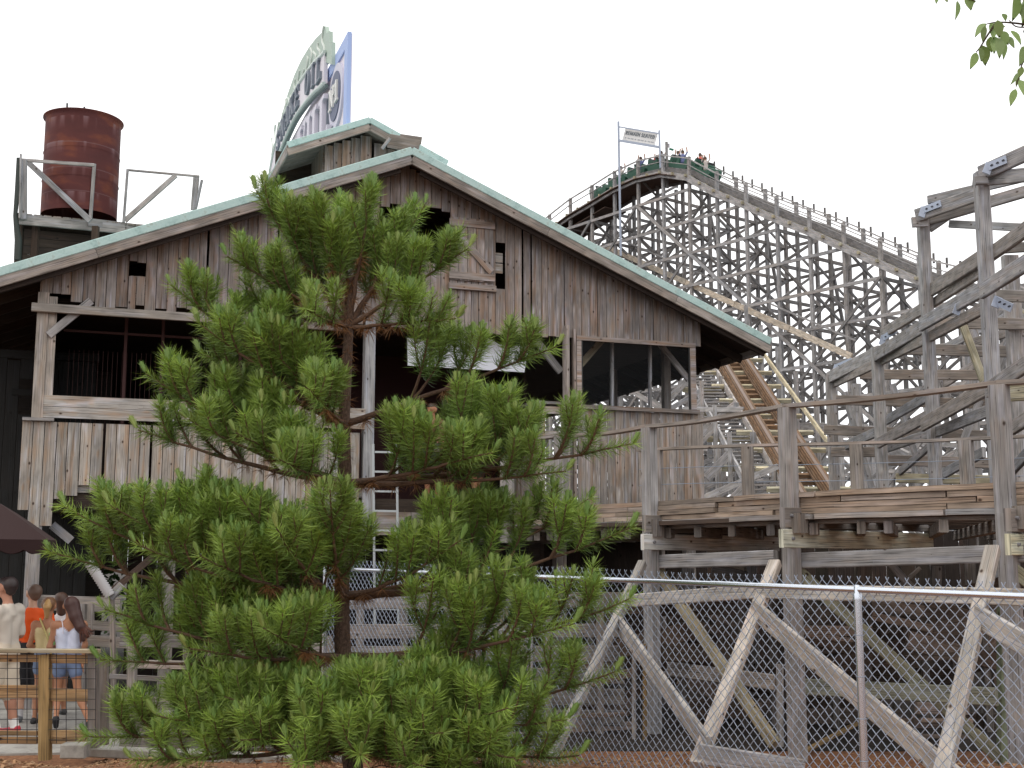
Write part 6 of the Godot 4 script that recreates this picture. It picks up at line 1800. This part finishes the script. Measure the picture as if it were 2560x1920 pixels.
		for k in 1500:
			var dd = Vector3(R.randfn(), R.randfn() * 0.8, R.randfn()) * 0.45 * e[3] / 1.6 + Vector3(0, 1.5, 0)
			leaf_shape2(lb, dd, 0.2)
		stuff(put(s, "crown", lb.mesh(), M.leaf))
func leaf_shape2(b: Buf, at: Vector3, s: float) -> void:
	var d := Vector3(R.randf_range(-1, 1), R.randf_range(-1, 0.6), R.randf_range(-1, 1)).normalized()
	var sd := d.cross(Vector3(R.randf_range(-1, 1), 1, R.randf_range(-1, 1))).normalized()
	var nn := sd.cross(d)
	b.quad([at, at + d * s * 0.5 + sd * s * 0.3, at + d * s, at + d * s * 0.5 - sd * s * 0.3], nn, [Vector2.ZERO, Vector2.ZERO, Vector2.ZERO, Vector2.ZERO], Color(0.055, 0.11, 0.03) * R.randf_range(0.6, 1.4))

# ---------------------------------------------------------------- ground
func gy(x: float, z: float) -> float:
	var h := -0.2
	if z > -13.6: h += 0.40 * smoothstep(-13.6, -10.0, z) + 0.06 * sin(x * 1.3 + z) + 0.04 * sin(x * 3.1 - z * 2.0)
	return h
func build_ground() -> void:
	var st := SurfaceTool.new()
	st.begin(Mesh.PRIMITIVE_TRIANGLES)
	var xs := []
	for k in range(-40, 41): xs.append(k * 0.35 if absi(k) < 30 else signf(k) * (10.5 + pow(absi(k) - 30, 2.0) * 5.0))
	var zs := []
	for k in 60: zs.append(8.0 - k * 0.4)
	for k in 14: zs.append(-16.0 - pow(k + 1, 2.0) * 3.0)
	st.set_smooth_group(0)
	for i in xs.size() - 1:
		for k in zs.size() - 1:
			var p := []
			for q in [[0, 0], [1, 0], [1, 1], [0, 1]]:
				var x: float = xs[i + q[0]]
				var z: float = zs[k + q[1]]
				p.append(Vector3(x, gy(x, z), z))
			for q in [0, 2, 1, 0, 3, 2]: st.add_vertex(p[q])
	st.index()
	st.generate_normals()
	var g := put(self, "ground", st.commit(), M.mulch)
	g.set_meta("kind", "structure"); g.set_meta("label", "brown mulch ground round the pine and under the trestle")
	var b := Buf.new()
	b.beam(Transform3D.IDENTITY, 9.0, 6.4, 0.06, 0.0, Color.WHITE, Vector2.ZERO)
	var p := put(self, "path", b.mesh(), M.concrete, Transform3D(Basis(Vector3.UP, 0.12), Vector3(-8.2, -0.206, -16.9)))
	p.set_meta("kind", "structure"); p.set_meta("label", "grey concrete path the visitors walk along")
	var db := Buf.new()
	db.beam(Transform3D.IDENTITY, 900.0, 580.0, 0.02, 0.0, Color.WHITE, Vector2.ZERO)
	var dp := put(self, "dirt_ground", db.mesh(), M.dirt, Transform3D(Basis.IDENTITY, Vector3(6.0, -0.2, -304.3)))
	dp.set_meta("kind", "structure"); dp.set_meta("label", "dark bare dirt below the trestle")
	# loose chips of bark mulch
	var cb := Buf.new()
	cb.beam(Transform3D.IDENTITY, 0.05, 0.018, 0.007, 0.0, Color.WHITE, Vector2.ZERO)
	var xf := []
	var cols := []
	for k in 5200:
		var x := R.randf_range(-6.5, 4.5)
		var z := R.randf_range(-13.6, -10.2)
		var s := R.randf_range(0.5, 1.5)
		xf.append(Transform3D(Basis(Vector3.UP, R.randf() * TAU) * Basis(Vector3.RIGHT, R.randf_range(-0.4, 0.4)) * Basis(Vector3.BACK, R.randf_range(-0.5, 0.5)) * s, Vector3(x, gy(x, z) + 0.006, z)))
		cols.append(Color(0.26, 0.125, 0.055).lerp(Color(0.40, 0.26, 0.15), R.randf()) * R.randf_range(0.5, 1.2))
	var o := thing("mulch_chips", "scattered chips of brown bark mulch on the ground in front", "mulch")
	multi(o, "chips", cb.mesh(), M.chips, xf, cols)
	stuff(o)

func _ready() -> void:
	R.seed = 20240611
	var cam := Camera3D.new()
	cam.name = "camera"
	add_child(cam)
	cam.position = CAM
	cam.rotation.x = PITCH
	cam.fov = rad_to_deg(2.0 * atan(960.0 / F))
	cam.near = 0.1; cam.far = 2000.0
	var we := WorldEnvironment.new()
	we.name = "environment"
	var env := Environment.new()
	env.background_mode = Environment.BG_SKY
	var sky := Sky.new()
	var sm := ProceduralSkyMaterial.new()
	sm.sky_top_color = Color(1.0, 1.0, 1.0); sm.sky_horizon_color = Color(0.985, 0.99, 1.0); sm.sky_curve = 0.2
	sm.ground_bottom_color = Color(0.30, 0.27, 0.24); sm.ground_horizon_color = Color(0.62, 0.61, 0.60)
	sm.sky_energy_multiplier = 1.2; sm.ground_energy_multiplier = 0.8
	sm.sun_angle_max = 1.0; sm.sun_curve = 0.05
	sky.sky_material = sm
	env.sky = sky
	env.tonemap_mode = Environment.TONE_MAPPER_LINEAR
	env.tonemap_exposure = 1.0
	env.sdfgi_enabled = true; env.ssao_enabled = true; env.ssil_enabled = true
	we.environment = env
	add_child(we)
	var sun := DirectionalLight3D.new()
	sun.name = "sun"
	sun.light_energy = 0.35; sun.light_color = Color(1.0, 0.96, 0.9); sun.light_angular_distance = 24.0; sun.shadow_enabled = true
	sun.rotation = Vector3(deg_to_rad(-58), deg_to_rad(-32), 0)
	add_child(sun)
	make_materials()
	M.letter_dark = mat(Color(0.17, 0.20, 0.25), 0.6)
	M.letter_pale = mat(Color(0.62, 0.60, 0.70), 0.6)
	M.letter_white = mat(Color(0.75, 0.75, 0.74), 0.6)
	M.sign_white = mat(Color(0.80, 0.79, 0.78), 0.5)
	M.sign_grey = mat(Color(0.22, 0.24, 0.26), 0.6)
	M.paint_green = mat(Color(0.028, 0.105, 0.07), 0.5)
	M.chips = vmat(0.95)
	M.rail_plate = mat(Color(0.20, 0.14, 0.11), 0.45, 0.3)
	M.dirt = mat(Color.WHITE, 0.95)
	M.dirt.albedo_texture = blotch_tex(61, 0.02, [Color(0.10, 0.08, 0.06), Color(0.16, 0.12, 0.095), Color(0.21, 0.165, 0.13)], 256)
	M.dirt.uv1_triplanar = true; M.dirt.uv1_world_triplanar = true; M.dirt.uv1_scale = Vector3.ONE * 0.4
	build_ground()
	build_station()
	build_roof_sign()
	build_hanging_sign()
	build_tank()
	build_shed()
	build_boardwalk()
	build_undercroft()
	build_tower()
	build_lift_hill()
	build_drop_track()
	build_mid_lattice()
	build_train()
	build_warning_sign()
	build_chain_fence()
	build_left()
	build_people()
	build_pine()
	build_leaf_tree()
